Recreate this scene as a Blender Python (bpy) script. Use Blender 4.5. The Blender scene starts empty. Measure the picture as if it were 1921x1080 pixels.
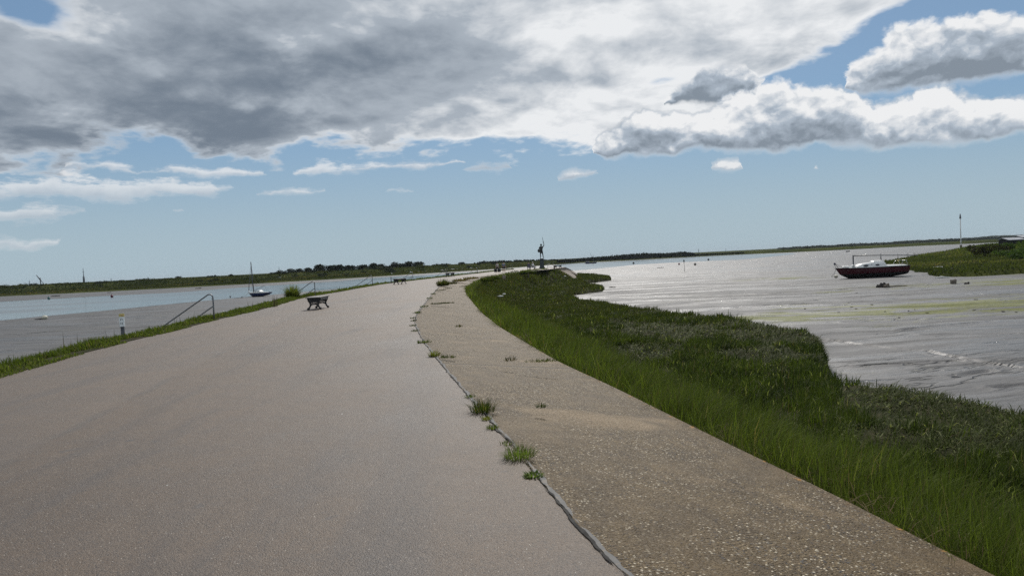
import bpy, bmesh, math, random
import numpy as np
from mathutils import Vector, Matrix, geometry

rng = np.random.default_rng(11)
random.seed(5)
SC = bpy.context.scene
COL = SC.collection
R = math.radians

# ------------------------------------------------------------------ camera
W, H, F = 1921.0, 1080.0, 1340.0
EYE = 1.6
roll = math.atan(0.0485)
pit = math.atan(50 * math.cos(roll) / F)
fw = Vector((0, math.cos(pit), -math.sin(pit)))
r0 = Vector((1, 0, 0))
u0 = Vector((0, math.sin(pit), math.cos(pit)))
rt = r0 * math.cos(roll) - u0 * math.sin(roll)
up = u0 * math.cos(roll) + r0 * math.sin(roll)
CAM = Vector((0, 0, EYE))

def ray(px, py):
    return fw * F + rt * (px - W / 2) - up * (py - H / 2)

def gp(px, py, z=0.0):
    """where the sight line through a pixel of the photograph meets the level z"""
    d = ray(px, py)
    t = (z - EYE) / d.z
    return CAM + d * t

def at(px, py, y):
    d = ray(px, py)
    return CAM + d * (y / d.y)

def hor(px):
    d0, d1 = ray(px, 300), ray(px, 700)
    return 300 + 400 * (d0.z / d0.y) / (d0.z / d0.y - d1.z / d1.y)

cd = bpy.data.cameras.new('camera')
cam = bpy.data.objects.new('camera', cd)
COL.objects.link(cam)
cd.sensor_width = 36
cd.lens = 36 * F / W
cd.clip_start = 0.05
cd.clip_end = 20000
m = Matrix((rt, up, -fw)).transposed().to_4x4()
m.translation = CAM
cam.matrix_world = m
SC.camera = cam
SC.view_settings.view_transform = 'Standard'
SC.view_settings.look = 'None'
SC.view_settings.gamma = 1
SC.view_settings.exposure = 0.0
SC.cycles.use_denoising = False
SC.cycles.denoising_input_passes = 'RGB_ALBEDO_NORMAL'
SC.cycles.denoising_prefilter = 'ACCURATE'
SC.cycles.caustics_reflective = False
SC.cycles.caustics_refractive = False
SC.cycles.sample_clamp_indirect = 4.0
SC.cycles.max_bounces = 6
SC.cycles.volume_bounces = 0
SC.cycles.transparent_max_bounces = 16

# ------------------------------------------------------------------ node helper
class N:
    """wraps a socket so that node graphs can be written as expressions"""
    nt = None
    def __init__(s, k): s.k = k
    def __add__(a, b): return mth('ADD', a, b)
    def __radd__(a, b): return mth('ADD', b, a)
    def __sub__(a, b): return mth('SUBTRACT', a, b)
    def __rsub__(a, b): return mth('SUBTRACT', b, a)
    def __mul__(a, b): return mth('MULTIPLY', a, b)
    def __rmul__(a, b): return mth('MULTIPLY', b, a)
    def __truediv__(a, b): return mth('DIVIDE', a, b)
    def __rtruediv__(a, b): return mth('DIVIDE', b, a)
    def __neg__(a): return mth('MULTIPLY', a, -1.0)

def setin(sock, v):
    if isinstance(v, N): N.nt.links.new(v.k, sock)
    elif isinstance(v, (tuple, list)):
        sock.default_value = tuple(v) + ((1.0,) if len(v) == 3 and sock.type == 'RGBA' else ())
    else: sock.default_value = v

def node(t, **kw):
    n = N.nt.nodes.new(t)
    for k, v in kw.items(): setattr(n, k, v)
    return n

def mth(op, a, b=None, c=None):
    n = node('ShaderNodeMath', operation=op)
    setin(n.inputs[0], a)
    if b is not None: setin(n.inputs[1], b)
    if c is not None: setin(n.inputs[2], c)
    return N(n.outputs[0])

def clamp(a): return mth('MINIMUM', mth('MAXIMUM', a, 0.0), 1.0)

def sstep(a, lo, hi):
    n = node('ShaderNodeMapRange', interpolation_type='SMOOTHSTEP')
    setin(n.inputs['Value'], a)
    setin(n.inputs['From Min'], lo); setin(n.inputs['From Max'], hi)
    return N(n.outputs[0])

def lstep(a, lo, hi, t0=0.0, t1=1.0):
    n = node('ShaderNodeMapRange')
    setin(n.inputs['Value'], a)
    setin(n.inputs['From Min'], lo); setin(n.inputs['From Max'], hi)
    setin(n.inputs['To Min'], t0); setin(n.inputs['To Max'], t1)
    return N(n.outputs[0])

def mix(f, a, b, blend='MIX'):
    n = node('ShaderNodeMix', data_type='RGBA', blend_type=blend)
    setin(n.inputs[0], f); setin(n.inputs[6], a); setin(n.inputs[7], b)
    return N(n.outputs[2])

def comb(x, y, z):
    n = node('ShaderNodeCombineXYZ')
    setin(n.inputs[0], x); setin(n.inputs[1], y); setin(n.inputs[2], z)
    return N(n.outputs[0])

def sep(v):
    n = node('ShaderNodeSeparateXYZ'); setin(n.inputs[0], v)
    return N(n.outputs[0]), N(n.outputs[1]), N(n.outputs[2])

def noise(v, scale, detail=4, rough=0.5, dist=0.0, lac=2.0):
    n = node('ShaderNodeTexNoise')
    setin(n.inputs['Vector'], v); n.inputs['Scale'].default_value = scale
    n.inputs['Detail'].default_value = detail; n.inputs['Roughness'].default_value = rough
    n.inputs['Distortion'].default_value = dist; n.inputs['Lacunarity'].default_value = lac
    return N(n.outputs['Fac'])

def voro(v, scale, feature='F1', out='Distance', detail=0, rand=1.0, rough=0.5):
    n = node('ShaderNodeTexVoronoi', feature=feature)
    setin(n.inputs['Vector'], v); n.inputs['Scale'].default_value = scale
    n.inputs['Detail'].default_value = detail
    n.inputs['Roughness'].default_value = rough
    n.inputs['Randomness'].default_value = rand
    if detail: n.normalize = True
    return N(n.outputs[out])

def vmul(v, s):
    n = node('ShaderNodeVectorMath', operation='MULTIPLY')
    setin(n.inputs[0], v); n.inputs[1].default_value = s
    return N(n.outputs[0])

def objco():
    return N(node('ShaderNodeTexCoord').outputs['Object'])

def bump(h, strength=0.5, dist=0.01, normal=None):
    n = node('ShaderNodeBump'); setin(n.inputs['Height'], h)
    n.inputs['Strength'].default_value = strength; n.inputs['Distance'].default_value = dist
    if normal is not None: setin(n.inputs['Normal'], normal)
    return N(n.outputs[0])

MATS = {}
def material(name, fn):
    mt = bpy.data.materials.new(name); mt.use_nodes = True
    nt = mt.node_tree; nt.nodes.clear(); N.nt = nt
    out = nt.nodes.new('ShaderNodeOutputMaterial')
    setin(out.inputs['Surface'], fn())
    MATS[name] = mt
    return mt

def bsdf(color, rough=0.6, normal=None, metal=0.0, spec=0.5, coat=0.0):
    n = node('ShaderNodeBsdfPrincipled')
    setin(n.inputs['Base Color'], color); setin(n.inputs['Roughness'], rough)
    setin(n.inputs['Metallic'], metal); setin(n.inputs['Specular IOR Level'], spec)
    n.inputs['Coat Weight'].default_value = coat
    if normal is not None: setin(n.inputs['Normal'], normal)
    return N(n.outputs[0])

def simple(name, col, rough=0.55, metal=0.0, var=0.18, scale=6.0, spec=0.5, bmp=0.0, dirt=None):
    def fn():
        p = objco()
        n1 = noise(p, scale, 5, 0.6)
        c = mix(sstep(n1, 0.3, 0.7), tuple(x * (1 - var) for x in col), tuple(min(1, x * (1 + var)) for x in col))
        if dirt is not None:
            c = mix(sstep(noise(p, scale * 0.6, 6, 0.65), 0.52, 0.7) * 0.6, c, dirt)
        rr = lstep(noise(p, scale * 2, 3), 0.3, 0.7, max(0.03, rough - 0.1), min(1, rough + 0.1))
        nb = bump(n1, bmp, 0.02) if bmp else None
        return bsdf(c, rr, nb, metal, spec)
    return material(name, fn)

# ------------------------------------------------------------------ objects helper
def link(o): COL.objects.link(o); return o

def tag(o, label=None, cat=None, group=None, kind=None):
    if label: o['label'] = label
    if cat: o['category'] = cat
    if group: o['group'] = group
    if kind: o['kind'] = kind
    return o

def np_mesh(name, verts, tris=None, quads=None, tint=None, uv=None, smooth=False, mats=()):
    me = bpy.data.meshes.new(name)
    verts = np.asarray(verts, np.float32)
    parts, starts, n = [], [], 0
    for arr, k in ((quads, 4), (tris, 3)):
        if arr is None or len(arr) == 0: continue
        arr = np.asarray(arr, np.int32)
        parts.append(arr.ravel())
        starts.append(n + np.arange(len(arr), dtype=np.int32) * k)
        n += len(arr) * k
    loops = np.concatenate(parts); st = np.concatenate(starts)
    me.vertices.add(len(verts)); me.vertices.foreach_set('co', verts.ravel())
    me.loops.add(len(loops)); me.loops.foreach_set('vertex_index', loops)
    me.polygons.add(len(st)); me.polygons.foreach_set('loop_start', st)
    if smooth: me.polygons.foreach_set('use_smooth', np.ones(len(st), bool))
    if tint is not None:
        ca = me.color_attributes.new('tint', 'FLOAT_COLOR', 'POINT')
        t = np.ones((len(verts), 4), np.float32); t[:, :3] = tint
        ca.data.foreach_set('color', t.ravel())
    if uv is not None:
        l = me.uv_layers.new(name='UVMap')
        l.data.foreach_set('uv', np.asarray(uv, np.float32)[loops].ravel())
    me.update(calc_edges=True); me.validate()
    for mt in mats: me.materials.append(mt)
    return me

def obj(name, me, parent=None):
    o = bpy.data.objects.new(name, me); link(o)
    if parent is not None: o.parent = parent
    return o

def empty(name, loc, rz=0.0, sc=1.0):
    o = bpy.data.objects.new(name, None); link(o)
    o.empty_display_size = 0.2
    o.location = loc; o.rotation_euler = (0, 0, rz); o.scale = (sc, sc, sc)
    return o

def copy_tree(o, parent=None):
    c = o.copy(); link(c)
    if parent is not None: c.parent = parent
    for ch in list(o.children): copy_tree(ch, c)
    return c

class MB:
    """collects shapes into one mesh"""
    def __init__(s): s.bm = bmesh.new()
    def box(s, c, sz, rot=None, bev=0.0, mi=0):
        r = bmesh.ops.create_cube(s.bm, size=1.0)
        M = Matrix.Translation(c) @ (rot.to_4x4() if rot is not None else Matrix.Identity(4)) @ Matrix.Diagonal((*sz, 1))
        bmesh.ops.transform(s.bm, matrix=M, verts=r['verts'])
        fs = set(f for v in r['verts'] for f in v.link_faces)
        for f in fs: f.material_index = mi
        if bev:
            es = list(set(e for v in r['verts'] for e in v.link_edges))
            bmesh.ops.bevel(s.bm, geom=es, offset=bev, segments=2, affect='EDGES', profile=0.5)
        return s
    def tube(s, pts, rad, seg=8, mi=0, closed=False):
        pts = [Vector(p) for p in pts]
        rads = rad if isinstance(rad, (list, tuple)) else [rad] * len(pts)
        rings = []
        n0 = None
        for i, p in enumerate(pts):
            a = pts[max(i - 1, 0)]; b = pts[min(i + 1, len(pts) - 1)]
            t = (b - a).normalized()
            if n0 is None:
                n0 = t.orthogonal().normalized()
            n0 = (n0 - t * n0.dot(t)).normalized()
            bn = t.cross(n0)
            rings.append([s.bm.verts.new(p + (n0 * math.cos(2 * math.pi * k / seg) + bn * math.sin(2 * math.pi * k / seg)) * rads[i]) for k in range(seg)])
        for i in range(len(rings) - 1):
            for k in range(seg):
                f = s.bm.faces.new((rings[i][k], rings[i][(k + 1) % seg], rings[i + 1][(k + 1) % seg], rings[i + 1][k]))
                f.smooth = True; f.material_index = mi
        for rg, fl in ((rings[0], True), (rings[-1], False)):
            try:
                f = s.bm.faces.new(rg[::-1] if fl else rg); f.material_index = mi
            except ValueError: pass
        return s
    def lathe(s, prof, c=(0, 0, 0), seg=16, mi=0):
        c = Vector(c); rings = []
        for r, z in prof:
            rings.append([s.bm.verts.new(c + Vector((r * math.cos(2 * math.pi * k / seg), r * math.sin(2 * math.pi * k / seg), z))) for k in range(seg)])
        for i in range(len(rings) - 1):
            for k in range(seg):
                f = s.bm.faces.new((rings[i][k], rings[i][(k + 1) % seg], rings[i + 1][(k + 1) % seg], rings[i + 1][k]))
                f.smooth = True; f.material_index = mi
        s.bm.faces.new(rings[0][::-1]); s.bm.faces.new(rings[-1])
        return s
    def prism(s, poly, axis, a, b, mi=0):
        """2-D outline extruded along axis from a to b; the outline uses the two other axes in order"""
        def P(p, t):
            if axis == 'y': return Vector((p[0], t, p[1]))
            if axis == 'x': return Vector((t, p[0], p[1]))
            return Vector((p[0], p[1], t))
        v0 = [s.bm.verts.new(P(p, a)) for p in poly]; v1 = [s.bm.verts.new(P(p, b)) for p in poly]
        n = len(poly)
        fs = []
        for i in range(n):
            fs.append(s.bm.faces.new((v0[i], v0[(i + 1) % n], v1[(i + 1) % n], v1[i])))
        tri = geometry.tessellate_polygon([[Vector((p[0], p[1], 0)) for p in poly]])
        for t in tri:
            fs.append(s.bm.faces.new([v0[i] for i in t])); fs.append(s.bm.faces.new([v1[i] for i in t][::-1]))
        for f in fs: f.material_index = mi
        return s
    def ball(s, c, rad, sub=2, mi=0, sc=(1, 1, 1)):
        r = bmesh.ops.create_icosphere(s.bm, subdivisions=sub, radius=1.0)
        M = Matrix.Translation(c) @ Matrix.Diagonal((rad * sc[0], rad * sc[1], rad * sc[2], 1))
        bmesh.ops.transform(s.bm, matrix=M, verts=r['verts'])
        for f in set(f for v in r['verts'] for f in v.link_faces): f.smooth = True; f.material_index = mi
        return s
    def loft(s, rings, mi=0, closed=False, caps=True, smooth=True):
        rr = [[s.bm.verts.new(Vector(p)) for p in rg] for rg in rings]
        n = len(rr[0])
        for i in range(len(rr) - 1):
            for k in range(n if closed else n - 1):
                try:
                    f = s.bm.faces.new((rr[i][k], rr[i][(k + 1) % n], rr[i + 1][(k + 1) % n], rr[i + 1][k])); f.smooth = smooth; f.material_index = mi
                except ValueError: pass
        if caps:
            for rg in (rr[0][::-1], rr[-1]):
                try: f = s.bm.faces.new(rg); f.material_index = mi
                except ValueError: pass
        return s
    def build(s, name, mats, parent=None):
        bmesh.ops.remove_doubles(s.bm, verts=s.bm.verts, dist=1e-5)
        bmesh.ops.recalc_face_normals(s.bm, faces=s.bm.faces)
        me = bpy.data.meshes.new(name); s.bm.to_mesh(me); s.bm.free()
        for mt in (mats if isinstance(mats, (list, tuple)) else [mats]): me.materials.append(mt)
        return obj(name, me, parent)

def resample(pts, step):
    P = np.array([[p[0], p[1]] for p in pts], float)
    seg = np.hypot(*np.diff(P, axis=0).T); s = np.concatenate([[0], np.cumsum(seg)])
    n = max(2, int(s[-1] / step) + 1)
    t = np.linspace(0, s[-1], n)
    return np.stack([np.interp(t, s, P[:, 0]), np.interp(t, s, P[:, 1])], 1)

def smooth_line(P, it=3):
    P = P.copy()
    for _ in range(it): P[1:-1] = 0.25 * P[:-2] + 0.5 * P[1:-1] + 0.25 * P[2:]
    return P

def seg_dist(Q, line, closed=False):
    """distance of points to a polyline"""
    L = np.asarray(line, float)
    A = L; B = np.roll(L, -1, 0)
    if not closed: A, B = A[:-1], B[:-1]
    best = np.full(len(Q), 1e9)
    for a, b in zip(A, B):
        ab = b - a; l2 = max(1e-12, (ab ** 2).sum())
        t = np.clip(((Q - a) @ ab) / l2, 0, 1)
        d = np.hypot(*(Q - (a + t[:, None] * ab)).T)
        np.minimum(best, d, out=best)
    return best

def inside(Q, poly):
    P = np.asarray(poly, float); r = np.zeros(len(Q), bool)
    x, y = Q[:, 0], Q[:, 1]
    j = len(P) - 1
    for i in range(len(P)):
        c = ((P[i, 1] > y) != (P[j, 1] > y)) & (x < (P[j, 0] - P[i, 0]) * (y - P[i, 1]) / (P[j, 1] - P[i, 1] + 1e-12) + P[i, 0])
        r ^= c; j = i
    return r

_perm = rng.permutation(512)
def vnoise(x, y, seed=0):
    """value noise on the plane, vectorised"""
    xi = np.floor(x).astype(int); yi = np.floor(y).astype(int)
    xf = x - xi; yf = y - yi
    xf = xf * xf * (3 - 2 * xf); yf = yf * yf * (3 - 2 * yf)
    def h(i, j): return _perm[(_perm[(i + seed * 57) % 512] + j) % 512] / 511.0
    return (h(xi, yi) * (1 - xf) + h(xi + 1, yi) * xf) * (1 - yf) + (h(xi, yi + 1) * (1 - xf) + h(xi + 1, yi + 1) * xf) * yf

def fbm(x, y, oct=4, seed=0):
    s = 0; a = 0.5; t = 0
    for o in range(oct):
        s = s + a * vnoise(x * 2 ** o + 13.7 * o, y * 2 ** o + 5.1 * o, seed + o); t += a; a *= 0.5
    return s / t

def npss(x, a, b):
    t = np.clip((x - a) / (b - a), 0, 1); return t * t * (3 - 2 * t)
# ------------------------------------------------------------------ sky and sun
SUN_AZ, SUN_EL = R(7), R(42)
world = bpy.data.worlds.new('World'); SC.world = world
world.use_nodes = True
nt = world.node_tree; nt.nodes.clear(); N.nt = nt
d = N(node('ShaderNodeTexCoord').outputs['Generated'])
dx, dy, dz = sep(d)
sky = node('ShaderNodeTexSky', sky_type='NISHITA')
sky.sun_disc = False; sky.sun_elevation = SUN_EL; sky.sun_rotation = SUN_AZ
sky.altitude = 0; sky.air_density = 1.0; sky.dust_density = 0.3; sky.ozone_density = 3.0
az = mth('ARCTAN2', dx, dy)
el = mth('ARCSINE', dz)

def azel(px, py):
    v = ray(px, py).normalized()
    return math.atan2(v.x, v.y), math.asin(v.z)

def blob(px, py, rx, ry, amp):
    """soft elliptical weight round a direction of the sky"""
    a, e = azel(px, py)
    ux = mth('MULTIPLY_ADD', az, F / rx, -a * F / rx)
    uy = mth('MULTIPLY_ADD', el, F / ry, -e * F / ry)
    r2 = mth('MULTIPLY_ADD', ux, ux, uy * uy)
    return mth('POWER', 2.718, -r2) * amp

def total(items):
    s = None
    for it in items:
        b = blob(*it); s = b if s is None else s + b
    return s

AZ0, AZ1, EL0, EL1 = -0.80, 0.80, -0.02, 0.50
def curve(pts, smooth=False):
    """a value that changes with the compass bearing; pts are (bearing, value) with values in 0..1"""
    n = node('ShaderNodeFloatCurve')
    cu = n.mapping.curves[0]
    P_ = sorted(((a - AZ0) / (AZ1 - AZ0), v) for a, v in pts)
    if P_[0][0] > 0.0: P_.insert(0, (0.0, P_[0][1]))
    if P_[-1][0] < 1.0: P_.append((1.0, P_[-1][1]))
    cu.points[0].location = P_[0]; cu.points[1].location = P_[-1]
    for p in P_[1:-1]: cu.points.new(*p)
    for p in cu.points: p.handle_type = 'AUTO_CLAMPED' if smooth else 'VECTOR'
    n.mapping.use_clip = False
    n.mapping.update()
    setin(n.inputs['Value'], azn)
    return N(n.outputs[0])
azn = lstep(az, AZ0, AZ1)

def ecurve(px_pts, smooth=True):
    """an elevation that changes with bearing, from pixels of the photograph"""
    pts = []
    for x, y in px_pts:
        a, e = azel(x, y); pts.append((a, (e - EL0) / (EL1 - EL0)))
    return curve(pts, smooth) * (EL1 - EL0) + EL0

def bank(groups):
    """row of clouds: top outline, base outline and greyness along the bearing.
    groups: list of (tops, bases, grey) in pixels; gaps between groups are empty (top below base)"""
    tp, bs, gr = [], [], []
    for tops, bases, grey in groups:
        x0, x1 = tops[0][0], tops[-1][0]
        by = lambda L, x: np.interp(x, [p[0] for p in L], [p[1] for p in L])
        xs = sorted(set([p[0] for p in tops] + [p[0] for p in bases if x0 <= p[0] <= x1]))
        tp.append((x0 - 6, by(bases, x0) + 16)); bs.append((x0 - 6, by(bases, x0) - 6))
        for x in xs:
            tp.append((x, by(tops, x))); bs.append((x, by(bases, x)))
        tp.append((x1 + 6, by(bases, x1) + 16)); bs.append((x1 + 6, by(bases, x1) - 6))
        for x, g in grey: gr.append((azel(x, 300)[0], g))
    return ecurve(tp, False), ecurve(bs, False), curve(gr, True)

# -- layer A: the broken sheet of stratocumulus overhead
den = mth('MAXIMUM', dz, 0.0) + 0.23
qx, qy = dx / den, dy / den
wn = node('ShaderNodeTexNoise'); setin(wn.inputs['Vector'], comb(qx, qy, 0.0)); wn.inputs['Scale'].default_value = 2.6; wn.inputs['Detail'].default_value = 2
wr, wg, _ = sep(N(wn.outputs['Color']))
ax_, ay_ = qx + (wr - 0.5) * 0.11, qy + (wg - 0.5) * 0.14
nFine = noise(comb(ax_, ay_, 8.0), 9.0, 5, 0.6)
nA = noise(comb(ax_, ay_, 0.3), 4.2, 8, 0.53)
nAs = noise(comb(ax_ + 0.01, ay_ - 0.075, 0.3), 4.2, 6, 0.54)
nBig = noise(comb(qx, qy, 4.2), 2.0, 3, 0.5)
base = ecurve([(-300, 345), (0, 348), (90, 338), (200, 308), (330, 302), (480, 306), (600, 308), (760, 302), (900, 300), (1000, 306), (1100, 300), (1250, 285), (1380, 225), (1450, 155), (1550, 128), (1605, 105), (1660, 55), (1720, 20), (1790, -10), (1900, -60), (2100, -120)])
edge = (el - base) + (nFine - 0.5) * 0.030 + (nA - 0.5) * 0.045
cov = clamp(edge * 17.0 + 0.30) * 0.66 - 0.36
cov = cov + total([(48, 12, 56, 32, -0.55), (1230, 152, 60, 12, -0.22), (1080, 158, 60, 10, -0.22), (1150, 70, 380, 120, 0.10)])
cov = cov + (nBig - 0.5) * 0.15
cov = cov + sstep(az, R(24), R(34)) * sstep(el, R(17), R(24)) * -0.2
hA = nA + cov
aA = sstep(hA, 0.42, 0.64)
thick = total([(100, 270, 300, 80, 0.48), (430, 230, 240, 75, 0.40), (420, 80, 240, 100, 0.30), (640, 150, 220, 110, 0.30), (860, 60, 170, 80, 0.28),
               (330, 295, 300, 24, 0.10), (930, 210, 200, 30, 0.16), (100, 110, 140, 80, -0.05), (1400, 90, 220, 70, 0.10), (1120, 60, 160, 80, -0.16), (1000, 250, 260, 50, -0.10), (700, 240, 160, 40, -0.05)])
dA = thick * 0.85 + lstep(az, R(-34), R(8), 0.53, 0.17) + (nBig - 0.5) * 0.55 + (nA - 0.5) * 0.65 + (nA - nAs) * 1.1
dA = dA * lstep(sstep(hA, 0.46, 0.80), 0, 1, 0.25, 1.0) + (nFine - 0.5) * 0.30
cA = mix(lstep(dA, 0.05, 0.50), (0.90, 0.92, 0.94), (0.44, 0.495, 0.56))
cA = mix(sstep(dA, 0.40, 1.25), cA, (0.185, 0.230, 0.290))

# -- layer B: heaped cumulus over the estuary and the stray scraps
wn2 = node('ShaderNodeTexNoise'); setin(wn2.inputs['Vector'], comb(az, el * 1.3, 0.0)); wn2.inputs['Scale'].default_value = 20; wn2.inputs['Detail'].default_value = 6; wn2.inputs['Roughness'].default_value = 0.6
w2r, w2g, _ = sep(N(wn2.outputs['Color']))
azn = lstep(az + (w2r - 0.5) * 0.055, AZ0, AZ1)
elw = el + (w2g - 0.5) * 0.024
bx_, by_ = az + (w2r - 0.5) * 0.030, el * 1.25 + (w2g - 0.5) * 0.022
def puffs(x, y):
    v = comb(x, y, 0.0)
    a = voro(v, 15, 'F1', 'Distance', 3, 1.0, 0.50)
    b = noise(v, 30, 6, 0.60)
    return (0.42 - a) * 2.0 + (b - 0.5) * 0.8
p1 = puffs(bx_, by_)
p2 = puffs(bx_ + 0.004, by_ + 0.012)
west = lstep(az, R(5), R(-3))
streak = (noise(comb(az + (w2r - 0.5) * 0.05, el * 3.4 + (w2g - 0.5) * 0.02, 2.0), 17, 8, 0.66) - 0.5) * 3.4
p1 = mix(west, p1, streak).k.node
p1 = sep(N(p1.outputs[2]))[0]
p2 = p2 * (1.0 - west) + p1 * west
def row(groups, rough, soft):
    tp, bs, gr = bank(groups)
    thk = mth('MAXIMUM', tp - bs, 0.0008)
    t = (elw - bs) / thk
    e = mth('MINIMUM', (tp - elw), (elw - bs) * 1.5)
    am = mth('MINIMUM', thk * 0.65, 0.040) * rough * mth('MAXIMUM', lstep(t, 0.0, 0.6, 0.5, 1.0), west)
    h = e + (p1 + 0.08) * am
    a = sstep(h + (streak * 0.5) * 0.0035, -0.0022, 0.0012 + mth('MINIMUM', thk * soft, 0.009) * lstep(t, 0.0, 0.5, 2.2, 1.0))
    lit = clamp(0.36 + (p2 - p1) * 1.5 + (0.55 - t) * 1.0 + gr)
    return a, lit
MAIN = ([(1105, 268), (1125, 248), (1185, 228), (1250, 224), (1300, 224), (1385, 202), (1450, 176), (1510, 166), (1560, 172), (1610, 194), (1640, 204), (1700, 190), (1760, 180), (1810, 186), (1860, 194), (1930, 196), (2100, 230)],
        [(1105, 287), (1140, 292), (1200, 292), (1260, 289), (1330, 280), (1390, 286), (1440, 290), (1500, 277), (1540, 268), (1600, 274), (1650, 280), (1700, 272), (1760, 269), (1850, 259), (1930, 250), (2100, 245)],
        [(1110, 0.10), (1230, 0.18), (1320, -0.10), (1400, 0.02), (1480, 0.14), (1570, 0.12), (1660, -0.18), (1760, -0.16), (1900, -0.16)])
BAND_D = ([(128, 312), (160, 302), (230, 306), (262, 318), (320, 312), (400, 314), (500, 324)], [(128, 318), (240, 321), (330, 330), (420, 333), (500, 327)], [(100, -0.22), (500, -0.22)])
BAND_E = ([(545, 322), (590, 304), (650, 302), (700, 306), (790, 302), (872, 300)], [(545, 326), (640, 327), (700, 318), (790, 318), (872, 303)], [(545, -0.2), (872, -0.2)])
BAND_C = ([(-200, 440), (0, 442), (40, 452), (80, 444), (112, 446)], [(-200, 475), (0, 471), (50, 468), (85, 460), (112, 450)], [(-200, 0.0), (100, -0.12)])
UP2 = ([(1583, 160), (1610, 118), (1680, 72), (1760, 52), (1850, 36), (1885, 44), (1930, 52), (2100, 60)],
       [(1583, 163), (1620, 178), (1700, 172), (1770, 166), (1850, 151), (1930, 134), (2100, 120)], [(1590, 0.04), (1680, 0.10), (1780, 0.26), (1850, 0.30), (1930, 0.2)])
UP3 = ([(1245, 193), (1280, 162), (1310, 143), (1370, 129), (1400, 133), (1432, 168)], [(1245, 197), (1300, 196), (1360, 190), (1432, 182)], [(1250, 0.34), (1430, 0.34)])
BAND_A = ([(-200, 335), (0, 338), (100, 332), (160, 326), (200, 337), (300, 335), (400, 338), (436, 352)], [(-200, 378), (0, 376), (100, 373), (220, 376), (330, 372), (400, 366), (436, 355)], [(-200, -0.10), (200, -0.2), (436, -0.22)])
LOW = [([(-200, 395), (0, 388), (60, 385), (120, 388), (160, 396)], [(-200, 418), (0, 418), (100, 414), (160, 400)], [(-200, -0.1), (160, -0.12)]),
       ([(334, 394), (342, 391), (350, 394)], [(334, 397), (350, 397)], [(342, -0.2)]),
       ([(482, 363), (540, 352), (612, 353)], [(482, 368), (560, 366), (612, 356)], [(500, -0.25)]),
       ([(724, 355), (775, 353)], [(724, 360), (775, 356)], [(740, -0.2)]),
       ([(874, 315), (900, 305), (945, 305), (962, 314)], [(874, 320), (930, 322), (962, 317)], [(880, 0.25), (955, 0.25)]),
       ([(1050, 330), (1075, 322), (1112, 322)], [(1050, 336), (1080, 338), (1112, 328)], [(1060, -0.2)]),
       ([(1326, 312), (1350, 300), (1386, 300), (1392, 308)], [(1326, 320), (1360, 321), (1392, 314)], [(1330, -0.16)]),
       ([(1515, 312), (1528, 311)], [(1515, 317), (1528, 316)], [(1520, -0.2)])]
soften = lstep(az, R(-6), R(4), 3.2, 1.0)
a1, l1 = row([BAND_C, BAND_D, BAND_E, MAIN], 1.15, 0.16 * soften)
a2, l2 = row([BAND_A, UP3, UP2], 1.15, 0.22 * soften)
a3, l3 = row(LOW, 1.5, 0.9)
# the left-hand scraps are thin: let the blue show through them
aB = mth('MAXIMUM', mth('MAXIMUM', a1, a2), a3)
aB = aB * lstep(az, R(-4), R(5), 0.74, 1.0)
lit = mix(a3, mix(a1, l2, l1), l3)
lit = sep(lit)[0]
cB = mix(lstep(lit, 0.05, 0.50), (0.93, 0.94, 0.95), (0.46, 0.53, 0.615))
cB = mix(lstep(lit, 0.48, 0.95), cB, (0.255, 0.305, 0.365))
low = sstep(el, R(8.5), R(2.5))
cB = mix(low * 0.5, cB, (0.42, 0.51, 0.58))
upper = mth('MAXIMUM', aA, aB)
ccol = mix(aB, cA, cB)
bgs = node('ShaderNodeBackground'); bgs.inputs['Strength'].default_value = 0.066
N.nt.links.new(sky.outputs[0], bgs.inputs['Color'])
# thin high veil that greys the blue towards the horizon
bgv = node('ShaderNodeBackground'); setin(bgv.inputs['Color'], mix(sstep(el, R(12), R(1)), (0.215, 0.375, 0.56), (0.375, 0.490, 0.565))); bgv.inputs['Strength'].default_value = 1.0
mv = node('ShaderNodeMixShader'); setin(mv.inputs[0], lstep(sstep(el, R(16), R(1)), 0, 1, 0.40, 0.94))
N.nt.links.new(bgs.outputs[0], mv.inputs[1]); N.nt.links.new(bgv.outputs[0], mv.inputs[2])
bgc = node('ShaderNodeBackground'); setin(bgc.inputs['Color'], ccol); bgc.inputs['Strength'].default_value = 0.92
mx = node('ShaderNodeMixShader'); setin(mx.inputs[0], upper)
N.nt.links.new(mv.outputs[0], mx.inputs[1]); N.nt.links.new(bgc.outputs[0], mx.inputs[2])
wo = node('ShaderNodeOutputWorld'); N.nt.links.new(mx.outputs[0], wo.inputs['Surface'])
world.cycles.sampling_method = 'MANUAL'; world.cycles.sample_map_resolution = 256

ld = bpy.data.lights.new('sun', 'SUN'); ld.energy = 2.8; ld.angle = R(0.6); ld.color = (1.0, 0.95, 0.88)
sun = bpy.data.objects.new('sun', ld); link(sun)
sd = Vector((math.sin(SUN_AZ) * math.cos(SUN_EL), math.cos(SUN_AZ) * math.cos(SUN_EL), math.sin(SUN_EL)))
sun.rotation_euler = sd.to_track_quat('Z', 'Y').to_euler()
sun.location = (0, 0, 60)

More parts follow.
